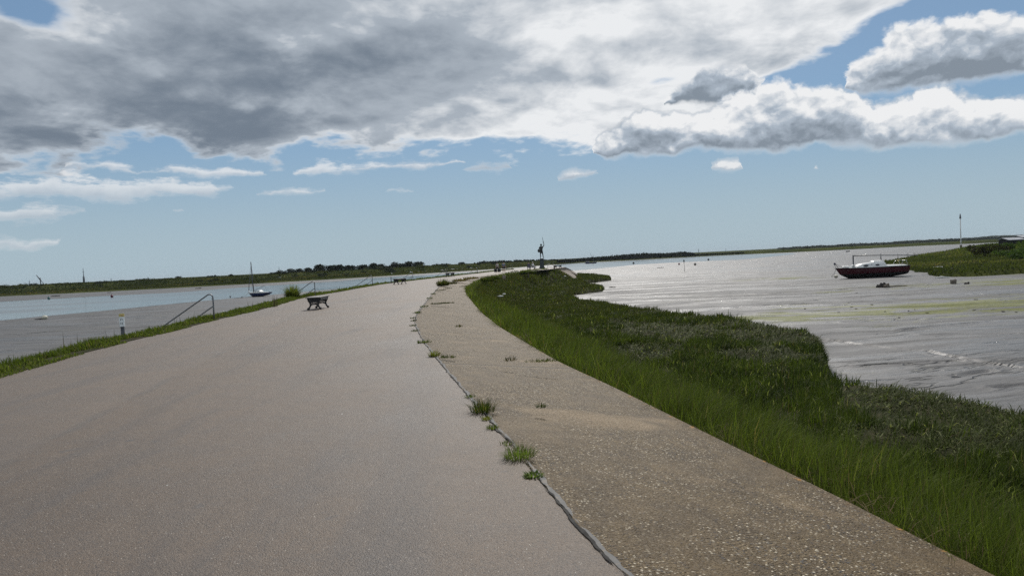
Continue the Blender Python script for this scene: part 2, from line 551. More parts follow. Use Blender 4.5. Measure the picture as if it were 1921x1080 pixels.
# ------------------------------------------------------------------ ground materials
def m_asphalt():
    p = objco(); x, y, z = sep(p)
    big = noise(p, 0.30, 5, 0.6)
    mid = noise(p, 2.2, 5, 0.62)
    st = noise(vmul(p, (1.0, 0.12, 1)), 1.0, 5, 0.6)
    grain = noise(p, 150, 3, 0.7)
    sr, sg, sb = sep(voro(p, 105, 'F1', 'Color'))
    dcell = voro(p, 105, 'F1', 'Distance')
    c = mix(sstep(big, 0.34, 0.66), (0.088, 0.058, 0.036), (0.130, 0.089, 0.058))
    c = mix(sstep(mid, 0.40, 0.72) * 0.5, c, (0.088, 0.068, 0.055))
    c = mix(sstep(st, 0.50, 0.66) * 0.72, c, (0.064, 0.050, 0.043))
    trk = mth('ABSOLUTE', x + y * 0.075 + 0.55 + (mid - 0.5) * 0.5)
    c = mix(sstep(trk, 0.55, 0.05) * sstep(noise(vmul(p, (1, 0.3, 1)), 0.9, 4), 0.42, 0.60) * 0.45, c, (0.060, 0.050, 0.046))
    # laid in two widths: the seam runs straight along the promenade
    wig = (noise(p, 1.3, 3) - 0.5) * 0.16
    off = x + y * 0.172 + 3.55 + wig
    ln = mth('ABSOLUTE', off)
    c = mix(sstep(ln, 0.13, 0.01) * 0.55 * sstep(noise(p, 0.8, 3), 0.34, 0.55), c, (0.055, 0.047, 0.042))
    c = mix(sstep(off, 0.1, -0.1) * 0.22, c, (0.178, 0.142, 0.115))
    # dirt drifted against both edges
    # aggregate
    c = mix(sstep(sr, 0.55, 1.0) * 0.50, c, (0.195, 0.150, 0.110))
    c = mix(sstep(sg, 0.60, 1.0) * 0.65, c, (0.040, 0.035, 0.033))
    c = mix(sstep(sb, 0.991, 0.996) * sstep(dcell, 0.40, 0.28), c, (0.50, 0.46, 0.40))
    sp = voro(p, 2.6, 'F1', 'Distance'); spc, _, _ = sep(voro(p, 2.6, 'F1', 'Color'))
    c = mix(sstep(sp, 0.030, 0.020) * sstep(spc, 0.80, 0.82), c, (0.70, 0.70, 0.67))
    drk = noise(p, 2.9, 4, 0.6)
    c = mix(sstep(drk, 0.64, 0.72) * 0.45, c, (0.062, 0.058, 0.060))
    spot = voro(p, 1.1, 'F1', 'Distance'); spo, _, _ = sep(voro(p, 1.1, 'F1', 'Color'))
    c = mix(sstep(spot + (mid - 0.5) * 0.12, 0.075, 0.045) * sstep(spo, 0.62, 0.66) * 0.65, c, (0.050, 0.046, 0.047))
    h = grain * 0.6 + (1.0 - dcell) * 0.7 + sr * 0.4
    nb = bump(h, 0.75, 0.006, bump(mid + big * 3.0, 0.3, 0.05))
    return bsdf(c, lstep(big, 0.3, 0.7, 0.52, 0.64), nb, 0, 0.50)
material('asphalt', m_asphalt)

SILT = []
for sx, sy, rx, ry, am in [(1060, 772, .9, .30, .22), (1180, 785, .5, .30, .22), (1010, 665, .5, .6, .24), (930, 628, .4, .5, .18), (945, 617, .3, .4, .2), (890, 640, .6, .5, .12), (1560, 955, .3, .4, .08)]:
    q__ = gp(sx, sy, -0.15); SILT.append((q__.x, q__.y, rx, ry, am))
def m_apron():
    p = objco(); uvn = node('ShaderNodeTexCoord'); uv = N(uvn.outputs['UV'])
    u, v, _ = sep(uv)
    big = noise(vmul(p, (1, 1.6, 1)), 0.55, 4, 0.55, 0.4)
    mid = noise(p, 3.0, 5, 0.62)
    fine = noise(p, 55, 4, 0.65)
    dv = voro(p, 46, 'F1', 'Distance', rand=0.95); r_, g_, b_ = sep(voro(p, 46, 'F1', 'Color', rand=0.95))
    dv2 = voro(p, 78, 'F1', 'Distance'); r2, g2, b2 = sep(voro(p, 78, 'F1', 'Color'))
    base = mix(sstep(mid, 0.3, 0.7), (0.072, 0.044, 0.014), (0.132, 0.086, 0.034))
    base = mix(sstep(fine, 0.35, 0.75) * 0.5, base, (0.034, 0.024, 0.014))
    # scoured surface shows the pebbles; silt lies over the rest
    bare = clamp(sstep(noise(p, 0.8, 5, 0.6, 0.3), 0.35, 0.60) * 0.85 + 0.15)
    peb = mix(r_, (0.075, 0.052, 0.028), (0.38, 0.285, 0.16))
    peb = mix(sstep(g_, 0.80, 0.86), peb, (0.72, 0.63, 0.48))
    peb = mix(sstep(b_, 0.78, 0.84), peb, (0.105, 0.095, 0.090))
    peb2 = mix(r2, (0.065, 0.045, 0.024), (0.28, 0.205, 0.11))
    peb2 = mix(sstep(g2, 0.86, 0.92), peb2, (0.66, 0.58, 0.45))
    k1 = sstep(dv, 0.50, 0.34) * sstep(g_ + b_ * 0.3, 0.30, 0.5) * bare
    k2 = sstep(dv2, 0.46, 0.32) * sstep(b2, 0.35, 0.5) * lstep(bare, 0, 1, 0.25, 0.9)
    c = mix(k2, base, peb2); c = mix(k1, c, peb)
    silt = noise(vmul(p, (1, 1.9, 1)), 0.55, 5, 0.62, 0.6) + (mid - 0.5) * 0.10
    px_, py_, pz_ = sep(p)
    for sx, sy, rx, ry, am in SILT:
        e1, e2 = (px_ - sx) / rx, (py_ - sy) / ry
        silt = silt + mth('POWER', 2.718, -(e1 * e1 + e2 * e2)) * am
    silt = sstep(silt, 0.54, 0.80)
    c = mix(silt * 0.72, c, mix(sstep(fine, 0.3, 0.7), (0.215, 0.148, 0.078), (0.290, 0.208, 0.118)))
    c = mix(sstep(v, 0.90, 1.0) * sstep(mid, 0.42, 0.60) * 0.8, c, (0.13, 0.085, 0.04))
    c = mix(sstep(v, 0.965, 0.99) * sstep(noise(p, 6, 4), 0.60, 0.66), c, (0.42, 0.20, 0.035))
    # construction joints across the slabs
    jt = mth('ABSOLUTE', mth('FRACT', u / 10.5 + 0.2095) - 0.5) * 10.5
    jj = sstep(jt + (noise(p, 5, 3) - 0.5) * 0.05, 0.075, 0.02)
    c = mix(sstep(jt + (mid - 0.5) * 0.3, 0.22, 0.05) * 0.4, c, (0.25, 0.19, 0.12))
    c = mix(jj * 0.85, c, (0.030, 0.023, 0.016))
    h = sstep(dv, 0.55, 0.1) * bare * 1.1 + sstep(dv2, 0.5, 0.1) * 0.5 + fine * 0.5 - jj * 1.5
    nb = bump(h, 1.0, 0.012, bump(mid, 0.2, 0.04))
    return bsdf(c, 0.62, nb, 0, 0.22)
material('apron_concrete', m_apron)

def m_seam():
    p = objco()
    n1 = noise(p, 7, 5, 0.6); f = noise(p, 90, 3, 0.6)
    c = mix(sstep(n1, 0.35, 0.65), (0.014, 0.0155, 0.0175), (0.032, 0.034, 0.037))
    c = mix(sstep(noise(p, 14, 5, 0.65), 0.55, 0.62), c, (0.085, 0.064, 0.042))
    c = mix(sstep(f, 0.5, 0.8) * 0.4, c, (0.05, 0.05, 0.052))
    return bsdf(c, 0.6, bump(n1 + f * 0.3, 0.5, 0.01), 0, 0.4)
material('seam_filler', m_seam)
simple('crack_dark', (0.018, 0.016, 0.014), 0.9)

def m_mud():
    p = objco(); x, y, z = sep(p)
    wob = (noise(p, 0.05, 3, 0.5) - 0.5) * 14.0
    pw = comb(x * 0.42 + y * 0.05, y * 1.5 + wob, 0.0)
    tex = noise(pw, 0.55, 9, 0.66, 0.3)
    big = noise(comb(x * 0.35, y * 1.1 + wob * 0.7, 3.0), 0.07, 6, 0.6, 0.4)
    rip = noise(comb(x * 0.22 - y * 0.04, y * 1.5 + wob, 7.0), 0.50, 8, 0.66, 0.5)
    fine = noise(p, 7, 5, 0.65)
    c = mix(sstep(tex, 0.34, 0.66), (0.060, 0.059, 0.060), (0.100, 0.098, 0.099))
    c = mix(sstep(big, 0.50, 0.66) * 0.55, c, (0.122, 0.120, 0.121))
    c = mix(sstep(fine, 0.55, 0.75) * 0.35, c, (0.055, 0.052, 0.050))
    c = mix(sstep(rip, 0.545, 0.61) * 0.85, c, (0.030, 0.028, 0.027))
    rn = noise(comb(x * 0.30 + y * 0.04, y * 0.95 + wob * 0.5, 11.0), 0.16, 5, 0.55, 0.6)
    rill = sstep(mth('ABSOLUTE', rn - 0.5), 0.0085, 0.0025) * sstep(noise(p, 0.11, 3), 0.42, 0.55)
    rn2 = noise(comb(x * 0.25 - y * 0.03, y * 1.0 + wob * 0.5, 17.0), 0.42, 5, 0.55, 0.6)
    rill = clamp(rill + sstep(mth('ABSOLUTE', rn2 - 0.5), 0.010, 0.003) * sstep(noise(p, 0.2, 3), 0.47, 0.58) * 0.8)
    c = mix(rill * 0.85, c, (0.018, 0.017, 0.016))
    # green weed lying on the flats inshore of the moored yacht
    zone = None
    for (cx, cy, rx, ry, am) in [(27, 44, 15, 6.5, 1.0), (46, 66, 20, 7, 0.85), (36, 97, 7, 4, 0.9), (60, 80, 10, 6, 0.8), (14, 42, 5, 3, 0.5)]:
        gx, gy = (x - cx) / rx, (y - cy) / ry
        e_ = mth('POWER', 2.718, -(gx * gx + gy * gy)) * am
        zone = e_ if zone is None else zone + e_
    gn = noise(comb(x * 0.40, y * 1.25 + wob * 0.4, 1.0), 0.50, 9, 0.68, 0.5)
    weed = sstep(gn + clamp(zone) * 0.24 + (fine - 0.5) * 0.22, 0.63, 0.74)
    c = mix(weed * 0.95, c, mix(sstep(fine, 0.35, 0.7), (0.085, 0.098, 0.014), (0.185, 0.185, 0.040)))
    wet = sstep(noise(comb(x * 0.3, y * 1.5 + wob, 5.0), 0.22, 8, 0.68, 0.4), 0.45, 0.60)
    rg = lstep(wet, 0, 1, 0.70, 0.42) - sstep(y + wob, 85, 150) * sstep(x, -10, 5) * 0.12 + weed * 0.25
    # films of water in small hollows
    pool = sstep(noise(comb(x * 0.25, y * 1.9 + wob, 9.0), 1.0, 7, 0.68, 0.3), 0.60, 0.66)
    rg = clamp(rg * (1.0 - pool * 0.5))
    h = tex * 1.0 + rip * 1.2 + fine * 0.10 - rill * 0.9
    nb = bump(h * (1.0 - pool * 0.7), 0.75, 0.14)
    return bsdf(c, rg, nb, 0, 0.5)
material('mud', m_mud)

def m_water():
    p = objco()
    w1 = noise(vmul(p, (0.5, 1.6, 1)), 0.9, 4, 0.6)
    w2 = noise(vmul(p, (0.3, 1.2, 1)), 0.06, 4, 0.5)
    c = mix(sstep(w2, 0.35, 0.65), (0.055, 0.062, 0.058), (0.085, 0.088, 0.080))
    nb = bump(w1, lstep(w2, 0.35, 0.65, 0.25, 0.55).k.node.inputs['To Max'].default_value * 0.6, 0.10)
    return bsdf(c, lstep(w2, 0.4, 0.6, 0.10, 0.22), nb, 0, 0.5)
material('estuary_water', m_water)

def m_soil():
    p = objco()
    n1 = noise(p, 1.2, 6, 0.62); n2 = noise(p, 12, 4, 0.6)
    c = mix(sstep(n1, 0.35, 0.65), (0.030, 0.034, 0.016), (0.055, 0.050, 0.030))
    c = mix(sstep(n2, 0.55, 0.75) * 0.5, c, (0.075, 0.075, 0.03))
    return bsdf(c, 0.9, bump(n1 + n2 * 0.4, 0.7, 0.12), 0, 0.03)
material('marsh_soil', m_soil)

def m_farland():
    p = objco(); x, y, z = sep(p)
    n1 = noise(vmul(p, (0.6, 1, 3)), 0.055, 7, 0.66); n2 = noise(vmul(p, (1, 1, 2)), 0.6, 5, 0.65)
    n3 = noise(vmul(p, (0.3, 1, 4)), 0.12, 5, 0.6)
    c = mix(sstep(n1, 0.36, 0.62), (0.024, 0.032, 0.010), (0.070, 0.078, 0.024))
    c = mix(sstep(n2, 0.48, 0.72) * 0.55, c, (0.030, 0.040, 0.014))
    c = mix(sstep(n3, 0.60, 0.72) * 0.5, c, (0.070, 0.068, 0.028))
    return bsdf(c, 0.95, bump(n2 + n1, 0.8, 0.6), 0, 0.0)
material('far_land', m_farland)

def m_hill():
    p = objco()
    n1 = noise(vmul(p, (1, 0.5, 3)), 0.006, 7, 0.65); n2 = noise(vmul(p, (1, 1, 3)), 0.03, 5, 0.65)
    c = mix(sstep(n1, 0.4, 0.6), (0.012, 0.018, 0.010), (0.028, 0.034, 0.016))
    c = mix(sstep(n2, 0.57, 0.72) * 0.5, c, (0.07, 0.07, 0.035))
    return bsdf(c, 0.95, bump(n1 + n2, 1.0, 6.0), 0, 0.0)
material('hill_land', m_hill)

def m_blade():
    a = node('ShaderNodeAttribute'); a.attribute_name = 'tint'
    c = N(a.outputs['Color'])
    p = bsdf(c, 0.6, None, 0, 0.04)
    t = node('ShaderNodeBsdfTranslucent'); setin(t.inputs['Color'], mix(1.0, c, (1.25, 1.35, 0.7), 'MULTIPLY'))
    mxs = node('ShaderNodeMixShader'); mxs.inputs[0].default_value = 0.42
    N.nt.links.new(p.k, mxs.inputs[1]); N.nt.links.new(t.outputs[0], mxs.inputs[2])
    return N(mxs.outputs[0])
material('grass_blade', m_blade)

# ------------------------------------------------------------------ promenade, apron, seam
LEFT_PX = [(0, 710), (75, 685), (200, 650), (275, 632), (350, 615), (402, 600), (494, 580), (568, 558), (640, 547), (670, 541), (721, 532.5),
           (775, 526), (829, 520), (860, 516.4), (897, 512.5), (925, 509), (960, 505.5), (1000, 502.8)]
BORD_PX = [(1165, 1080), (1130, 1040), (1095, 1000), (1050, 955), (1010, 905), (975, 850), (935, 810), (915, 785), (885, 750), (850, 712), (820, 675),
           (800, 650), (785, 625), (777, 605), (780, 590), (793, 573), (806, 557), (813, 549), (822, 539), (834, 533), (846, 529), (858, 526.5), (873, 523.6),
           (897, 519.5), (915, 516.5), (947, 512), (990, 508.6), (1027, 505.6)]
OUT_PX = [(1850, 1080), (1650, 965), (1500, 895), (1350, 825), (1215, 757), (1130, 715), (1050, 680), (1000, 650), (940, 615), (905, 588), (885, 565),
          (874, 550), (873, 543), (880, 536), (890, 531), (903, 527), (927, 522), (947, 518.5), (969, 515.5), (993, 511.6), (1016, 509.8), (1040, 507.6)]
ZA = -0.34
left = [gp(*p) for p in LEFT_PX]
left = [Vector((-8.0, -12, 0)), Vector((-8.35, 0, 0))] + left
left += [Vector((7.4, 141, 0)), Vector((9.2, 143.5, 0))]
bord = [gp(*p) for p in BORD_PX]
bord = [Vector((2.6, -12, 0)), Vector((1.35, 0.6, 0))] + bord
bord += [Vector((9.9, 133, 0)), Vector((10.6, 138, 0)), Vector((9.2, 143.5, 0))]
outl = [gp(*p, ZA) for p in OUT_PX]
outl = [Vector((5.4, -12, 0)), Vector((3.6, 0.4, 0))] + outl
BORD = smooth_line(resample(bord, 0.8), 2)
LEFT = smooth_line(resample(left, 1.0), 3)
OUT = smooth_line(resample(outl, 0.8), 2)

def flat_poly(name, outline, z, mats, kind='structure'):
    tri = geometry.tessellate_polygon([[Vector((p[0], p[1], 0)) for p in outline]])
    vs = [(p[0], p[1], z) for p in outline]
    me = np_mesh(name, vs, tris=[t if (np.cross(np.subtract(vs[t[1]], vs[t[0]]), np.subtract(vs[t[2]], vs[t[0]]))[2] > 0) else t[::-1] for t in tri], mats=mats)
    o = obj(name, me); tag(o, kind=kind); return o

def strip(A, B, za, zb, rows=1, zfun=None):
    """ruled surface between two polylines, matched greedily; returns verts, tris, uv(along, across)"""
    i = j = 0; tris = []; pairs = []
    na, nb = len(A), len(B)
    while i < na - 1 or j < nb - 1:
        if j == nb - 1 or (i < na - 1 and np.hypot(*(A[i + 1] - B[j])) <= np.hypot(*(A[i] - B[j + 1]))):
            tris.append((i, na + j, i + 1)); i += 1
        else:
            tris.append((i, na + j, na + j + 1)); j += 1
    vs = [(p[0], p[1], za) for p in A] + [(p[0], p[1], zb) for p in B]
    sa = np.concatenate([[0], np.cumsum(np.hypot(*np.diff(A, axis=0).T))])
    # stations of B: nearest station on A
    sb = np.array([sa[np.argmin(np.hypot(*(A - b).T))] for b in B])
    sb = np.maximum.accumulate(sb)
    uv = np.concatenate([np.stack([sa, np.zeros(na)], 1), np.stack([sb, np.ones(nb)], 1)])
    out = []
    for t in tris:
        c = np.cross(np.subtract(vs[t[1]], vs[t[0]]), np.subtract(vs[t[2]], vs[t[0]]))
        out.append(t if c[2] >= 0 else t[::-1])
    return vs, out, uv

path = flat_poly('promenade', list(LEFT) + list(BORD[::-1][1:]), 0.0, [MATS['asphalt']])

vs, tr, uv = strip(BORD[BORD[:, 1] < 134], OUT, -0.012, ZA)
me = np_mesh('apron', vs, tris=tr, uv=uv, mats=[MATS['apron_concrete']])
apron = tag(obj('apron_path', me), kind='structure')
# wall under the outer edge of the apron
nO = len(OUT)
wv = [(p[0], p[1], ZA - 0.003) for p in OUT] + [(p[0], p[1], -2.7) for p in OUT]
nrm = np.gradient(OUT, axis=0); nrm /= np.hypot(*nrm.T)[:, None]
NRM = np.stack([nrm[:, 1], -nrm[:, 0]], 1)      # points towards the marsh
me = np_mesh('sea_wall', wv, quads=[(i, nO + i, nO + i + 1, i + 1) for i in range(nO - 1)], uv=[(0, .5)] * (2 * nO), mats=[MATS['apron_concrete']])
tag(obj('sea_wall', me), 'low concrete sea wall under the outer edge of the pebbled apron', 'sea wall')

# dark filler along the join, uneven in width, with an open crack on its path side
def ribbon(line, w_fun, off_fun, z, name, mat):
    t = np.gradient(line, axis=0); t /= np.hypot(*t.T)[:, None]
    nn = np.stack([t[:, 1], -t[:, 0]], 1)
    s = np.arange(len(line))
    w = w_fun(line); o = off_fun(line)
    ja = 0.030 * (fbm(line[:, 0] * 9, line[:, 1] * 9, 3, 33) - 0.5); jb = 0.045 * (fbm(line[:, 0] * 8, line[:, 1] * 8, 3, 34) - 0.5)
    a = line + nn * (o - w / 2 + ja)[:, None]; b = line + nn * (np.maximum(o + w / 2 + jb, o - w / 2 + ja + 0.0008))[:, None]
    v = [(p[0], p[1], z) for p in a] + [(p[0], p[1], z) for p in b]
    n = len(line)
    return np_mesh(name, v, quads=[(i, n + i, n + i + 1, i + 1) for i in range(n - 1)], mats=[mat])
SEAM = resample([Vector((p[0], p[1], 0)) for p in BORD[(BORD[:, 1] > 0.5) & (BORD[:, 1] < 60)]], 0.025)
jit = lambda L, k, s: fbm(L[:, 0] * k, L[:, 1] * k, 3, s) - 0.5
me = ribbon(SEAM, lambda L: 0.026 * np.clip(1 + 3.0 * jit(L, 1.4, 3) + 1.5 * jit(L, 6.0, 4), 0.10, 2.2), lambda L: 0.025 + 0.05 * jit(L, 2.0, 9), 0.0045, 'seam', MATS['seam_filler'])
tag(obj('seam_path', me), kind='structure')
me = ribbon(SEAM, lambda L: np.clip(0.013 * (0.6 + 3.0 * jit(L, 2.3, 5) + 2 * jit(L, 11, 6)), 0.001, 0.03), lambda L: 0.000 + 0.05 * jit(L, 2.0, 9) + 0.03 * jit(L, 7, 2), 0.009, 'crack', MATS['crack_dark'])
tag(obj('crack_path', me), kind='structure')

# ------------------------------------------------------------------ mud flats, one sheet to the horizon
def graded(stops):
    out = []
    for (a, b, st0, st1) in stops:
        x = a
        while x < b:
            out.append(x); k = (x - a) / (b - a); x += st0 * (st1 / st0) ** k
    out.append(stops[-1][1]); return np.array(out)
ZM = -2.5
mxs = graded([(-5000, -300, 600, 40), (-300, -20, 20, 2), (-20, 5, 2, 0.35), (5, 30, 0.125, 0.16), (30, 90, 0.25, 2), (90, 400, 3, 30), (400, 5000, 40, 600)])
mys = graded([(-60, 5, 10, 0.6), (5, 10, 0.5, 0.2), (10, 34, 0.125, 0.14), (34, 110, 0.2, 1.2), (110, 500, 1.5, 12), (500, 6000, 20, 500)])
GX, GY = np.meshgrid(mxs, mys)
Q = np.stack([GX.ravel(), GY.ravel()], 1)
zz = np.full(len(Q), ZM)
near = (Q[:, 0] > 3) & (Q[:, 0] < 90) & (Q[:, 1] > 5) & (Q[:, 1] < 140)
zz[near] += 0.10 * (fbm(Q[near, 0] * 0.12, Q[near, 1] * 0.3, 4, 7) - 0.5) + 0.05 * (fbm(Q[near, 0] * 0.6, Q[near, 1] * 1.1, 3, 4) - 0.5)
# little drainage runnels: a cut with a raised lip on the far side
RUNNELS = [([(1545, 635), (1600, 644), (1680, 654), (1740, 659), (1800, 673), (1860, 684), (1921, 691), (2050, 705)], 0.075, 0.12),
           ([(1588, 687), (1640, 685), (1690, 681), (1760, 679), (1800, 679)], 0.075, 0.10),
           ([(1690, 619), (1740, 612), (1800, 607), (1860, 603)], 0.08, 0.13),
           ([(1790, 708), (1830, 699), (1855, 697)], 0.06, 0.14), ([(1740, 628), (1800, 627), (1921, 627)], 0.05, 0.18),
           ([(1865, 727), (1890, 724), (1930, 723)], 0.08, 0.14), ([(1590, 604), (1650, 600), (1720, 598)], 0.06, 0.22),
           ([(1380, 577), (1470, 571), (1560, 570), (1640, 566)], 0.08, 0.3), ([(1350, 556), (1480, 549), (1600, 543)], 0.08, 0.35)]
for px, dp, wd in RUNNELS:
    ln = resample([gp(x, y, ZM) for x, y in px], 0.4)
    ln = ln + 0.5 * (np.stack([fbm(ln[:, 0] * .7, ln[:, 1] * .7, 3, 1), fbm(ln[:, 0] * .7, ln[:, 1] * .7, 3, 2)], 1) - 0.5)
    bb = near & (Q[:, 0] > ln[:, 0].min() - 2) & (Q[:, 0] < ln[:, 0].max() + 2) & (Q[:, 1] > ln[:, 1].min() - 2) & (Q[:, 1] < ln[:, 1].max() + 2)
    idx = np.where(bb)[0]
    dd = seg_dist(Q[idx], ln)
    k = 0.4 + 1.2 * fbm(Q[idx, 0] * 0.4, Q[idx, 1] * 0.4, 2, 6)
    zz[idx] += (-dp * np.exp(-(dd / wd) ** 2) + 0.55 * dp * np.exp(-((dd - 1.9 * wd) / wd) ** 2)) * k
nx, ny = len(mxs), len(mys)
ii = (np.arange(ny - 1)[:, None] * nx + np.arange(nx - 1)[None, :]).ravel()
me = np_mesh('ground', np.column_stack([Q, zz]), quads=np.stack([ii, ii + 1, ii + 1 + nx, ii + nx], 1), smooth=True, mats=[MATS['mud']])
tag(obj('ground', me), kind='structure')

# ------------------------------------------------------------------ water left at low tide
def px_poly(name, px, z, mat, extra=()):
    pts = [gp(x, y, z) for x, y in px] + [Vector(e) for e in extra]
    ln = resample(pts + [pts[0]], 2.5)[:-1]
    ln = ln + 1.6 * (np.stack([fbm(ln[:, 0] * .12, ln[:, 1] * .12, 4, 3), fbm(ln[:, 0] * .12, ln[:, 1] * .12, 4, 8)], 1) - 0.5)
    return flat_poly(name, [Vector((p[0], p[1], 0)) for p in ln], z, [mat])
px_poly('water', [(-260, 624), (0, 601), (60, 595), (220, 580), (320, 570), (405, 562), (507, 552.6), (534, 550.6), (570, 547), (636, 541), (667, 538.8), (760, 531), (860, 521), (930, 514.5), (985, 509),
                  (960, 506), (884, 511), (789, 516.2), (708, 520.5), (640, 527), (557, 532.6), (463, 538.5), (325, 549), (180, 556), (0, 566), (-260, 580)], ZM + 0.008, MATS['estuary_water'])
px_poly('water', [(1058, 508), (1100, 505.5), (1150, 501), (1194, 496), (1287, 491), (1391, 487), (1440, 482), (1495, 476), (1480, 474.6), (1391, 477.5), (1296, 482), (1200, 487.4), (1100, 492.5), (1040, 496)], ZM + 0.008, MATS['estuary_water'])
# ------------------------------------------------------------------ grass and other blades
def blades(P, h, w, yaw, lean, tint, curl=0.5, flat=None):
    """P (N,3) roots; each blade is a tapered, bending strip of five points"""
    n = len(P); h = np.asarray(h, float); w = np.asarray(w, float)
    dx_, dy_ = np.cos(yaw), np.sin(yaw)
    sx, sy = -dy_, dx_
    lean = np.asarray(lean, float)
    ca = np.cos(lean); sa = np.sin(lean)
    ca2 = np.cos(np.clip(lean * (1 + curl) + curl * 0.4, 0, 2.0)); sa2 = np.sin(np.clip(lean * (1 + curl) + curl * 0.4, 0, 2.0))
    V = np.empty((n, 5, 3), np.float32)
    mid = P + np.stack([dx_ * sa, dy_ * sa, ca], 1) * (h * 0.55)[:, None]
    tip = mid + np.stack([dx_ * sa2, dy_ * sa2, ca2], 1) * (h * 0.45)[:, None]
    side = np.stack([sx, sy, np.zeros(n)], 1) * (w / 2)[:, None]
    V[:, 0] = P - side; V[:, 1] = P + side
    V[:, 2] = mid + side * 0.8; V[:, 3] = mid - side * 0.8
    V[:, 4] = tip
    b = (np.arange(n) * 5)[:, None]
    quads = b + np.array([[0, 1, 2, 3]]); tris = b + np.array([[3, 2, 4]])
    T = np.repeat(tint[:, None, :], 5, 1).reshape(-1, 3)
    return V.reshape(-1, 3), quads, tris, T

class Veg:
    def __init__(s): s.v, s.q, s.t, s.c, s.n = [], [], [], [], 0
    def add(s, V, q, t, T):
        s.v.append(V); s.q.append(q + s.n); s.t.append(t + s.n); s.c.append(T); s.n += len(V)
    def build(s, name, parent=None):
        me = np_mesh(name, np.concatenate(s.v), tris=np.concatenate(s.t), quads=np.concatenate(s.q), tint=np.concatenate(s.c), mats=[MATS['grass_blade']])
        return obj(name, me, parent)

def mixc(a, b, k):
    return np.asarray(a)[None, :] * (1 - k[:, None]) + np.asarray(b)[None, :] * k[:, None]

FRESH, GREEN, DARK, OLIVE, DRY, PALE = (0.125, 0.160, 0.026), (0.064, 0.088, 0.016), (0.030, 0.044, 0.012), (0.070, 0.072, 0.022), (0.20, 0.155, 0.07), (0.13, 0.135, 0.065)

# ------------------------------------------------------------------ the salt marsh below the apron
ZT = -1.30     # level of the grass tops along the outer rim
RIM_PX = [(2300, 812), (2100, 772), (1921, 738), (1800, 722), (1700, 708), (1640, 700), (1590, 693), (1555, 682), (1546, 660), (1545, 640), (1540, 622), (1528, 610), (1480, 604), (1430, 597),
          (1370, 586), (1310, 581), (1255, 578), (1200, 573), (1160, 566), (1120, 560), (1090, 556), (1078, 549), (1076, 545), (1100, 542), (1130, 538.5), (1134, 534), (1122, 531),
          (1098, 531), (1092, 529), (1104, 525), (1124, 523), (1146, 519.5), (1144, 516), (1120, 514), (1086, 512.5)]
zt_of = lambda x: float(np.interp(x, [1075, 1130, 1200, 1310, 1430], [-2.0, -1.95, -1.65, -1.45, -1.33]))
rim = [gp(x, y, zt_of(x)) for x, y in RIM_PX]
rim = [Vector((10.5, -4, 0)), Vector((11.8, 5, 0))] + rim[1:]
RIM = resample(rim, 0.5)
RIM = RIM + 0.45 * (np.stack([fbm(RIM[:, 0] * .6, RIM[:, 1] * .45, 3, 21), fbm(RIM[:, 0] * .6, RIM[:, 1] * .45, 3, 22)], 1) - 0.5)
MARSH = np.concatenate([RIM, OUT[OUT[:, 1] < 150][::-1]])

def marsh_z(Q):
    dw = seg_dist(Q, OUT); dr = seg_dist(Q, RIM); ins = inside(Q, MARSH)
    sd_ = np.where(ins, dr, -dr)
    far = npss(Q[:, 1], 25, 75)
    z = -0.66 + 0.22 * npss(Q[:, 1], 60, 95) + 0.10 * npss(Q[:, 1], 90, 108) - (0.98 + 0.80 * npss(Q[:, 1], 26, 72)) * npss(dw, 0.2, 4.2)
    # a hollow runs along behind the bright bank of grass
    z += -0.16 * np.exp(-((dw - 3.4) / 1.0) ** 2)
    z += (0.30 - 0.12 * far) * (fbm(Q[:, 0] * 0.7, Q[:, 1] * 0.5, 4, 31) - 0.5) + 0.10 * np.exp(-((dr - 1.0) / 0.8) ** 2)
    k = npss(sd_, -0.22, 0.22)
    return np.where(k > 0, -2.75 + (z + 2.75) * k, -2.75), dw, dr, ins

xs_ = np.arange(-3, 26, 0.24)
ys_ = graded([(-4, 12, 0.24, 0.24), (12, 60, 0.24, 0.5), (60, 168, 0.5, 0.8)])
GX, GY = np.meshgrid(xs_, ys_); Q = np.stack([GX.ravel(), GY.ravel()], 1)
mz, mdw, mdr, mins = marsh_z(Q)
ok = mins | (mdr < 0.45) & (Q[:, 0] > OUT[np.argmin(np.abs(OUT[:, 1][None, :] - Q[:, 1][:, None]), 1), 0] - 0.3)
nx, ny = len(xs_), len(ys_)
ii = (np.arange(ny - 1)[:, None] * nx + np.arange(nx - 1)[None, :]).ravel()
qd = np.stack([ii, ii + 1, ii + 1 + nx, ii + nx], 1)
qd = qd[ok[qd].all(1)]
used = np.unique(qd); rm = -np.ones(len(Q), int); rm[used] = np.arange(len(used))
me = np_mesh('terrain', np.column_stack([Q, mz])[used], quads=rm[qd], smooth=True, mats=[MATS['marsh_soil']])
tag(obj('marsh_terrain', me), kind='structure')

def scatter(n, x0, x1, y0, y1, dens):
    """random points with a density that falls with distance"""
    out = []
    got = 0
    while got < n:
        y = y0 * (y1 / y0) ** rng.random(n * 2) if y0 > 0 else rng.uniform(y0, y1, n * 2)
        x = rng.uniform(x0, x1, n * 2)
        p = np.stack([x, y], 1)
        p = p[dens(p)]
        out.append(p); got += len(p)
        if len(out) > 60: break
    return np.concatenate(out)[:n]

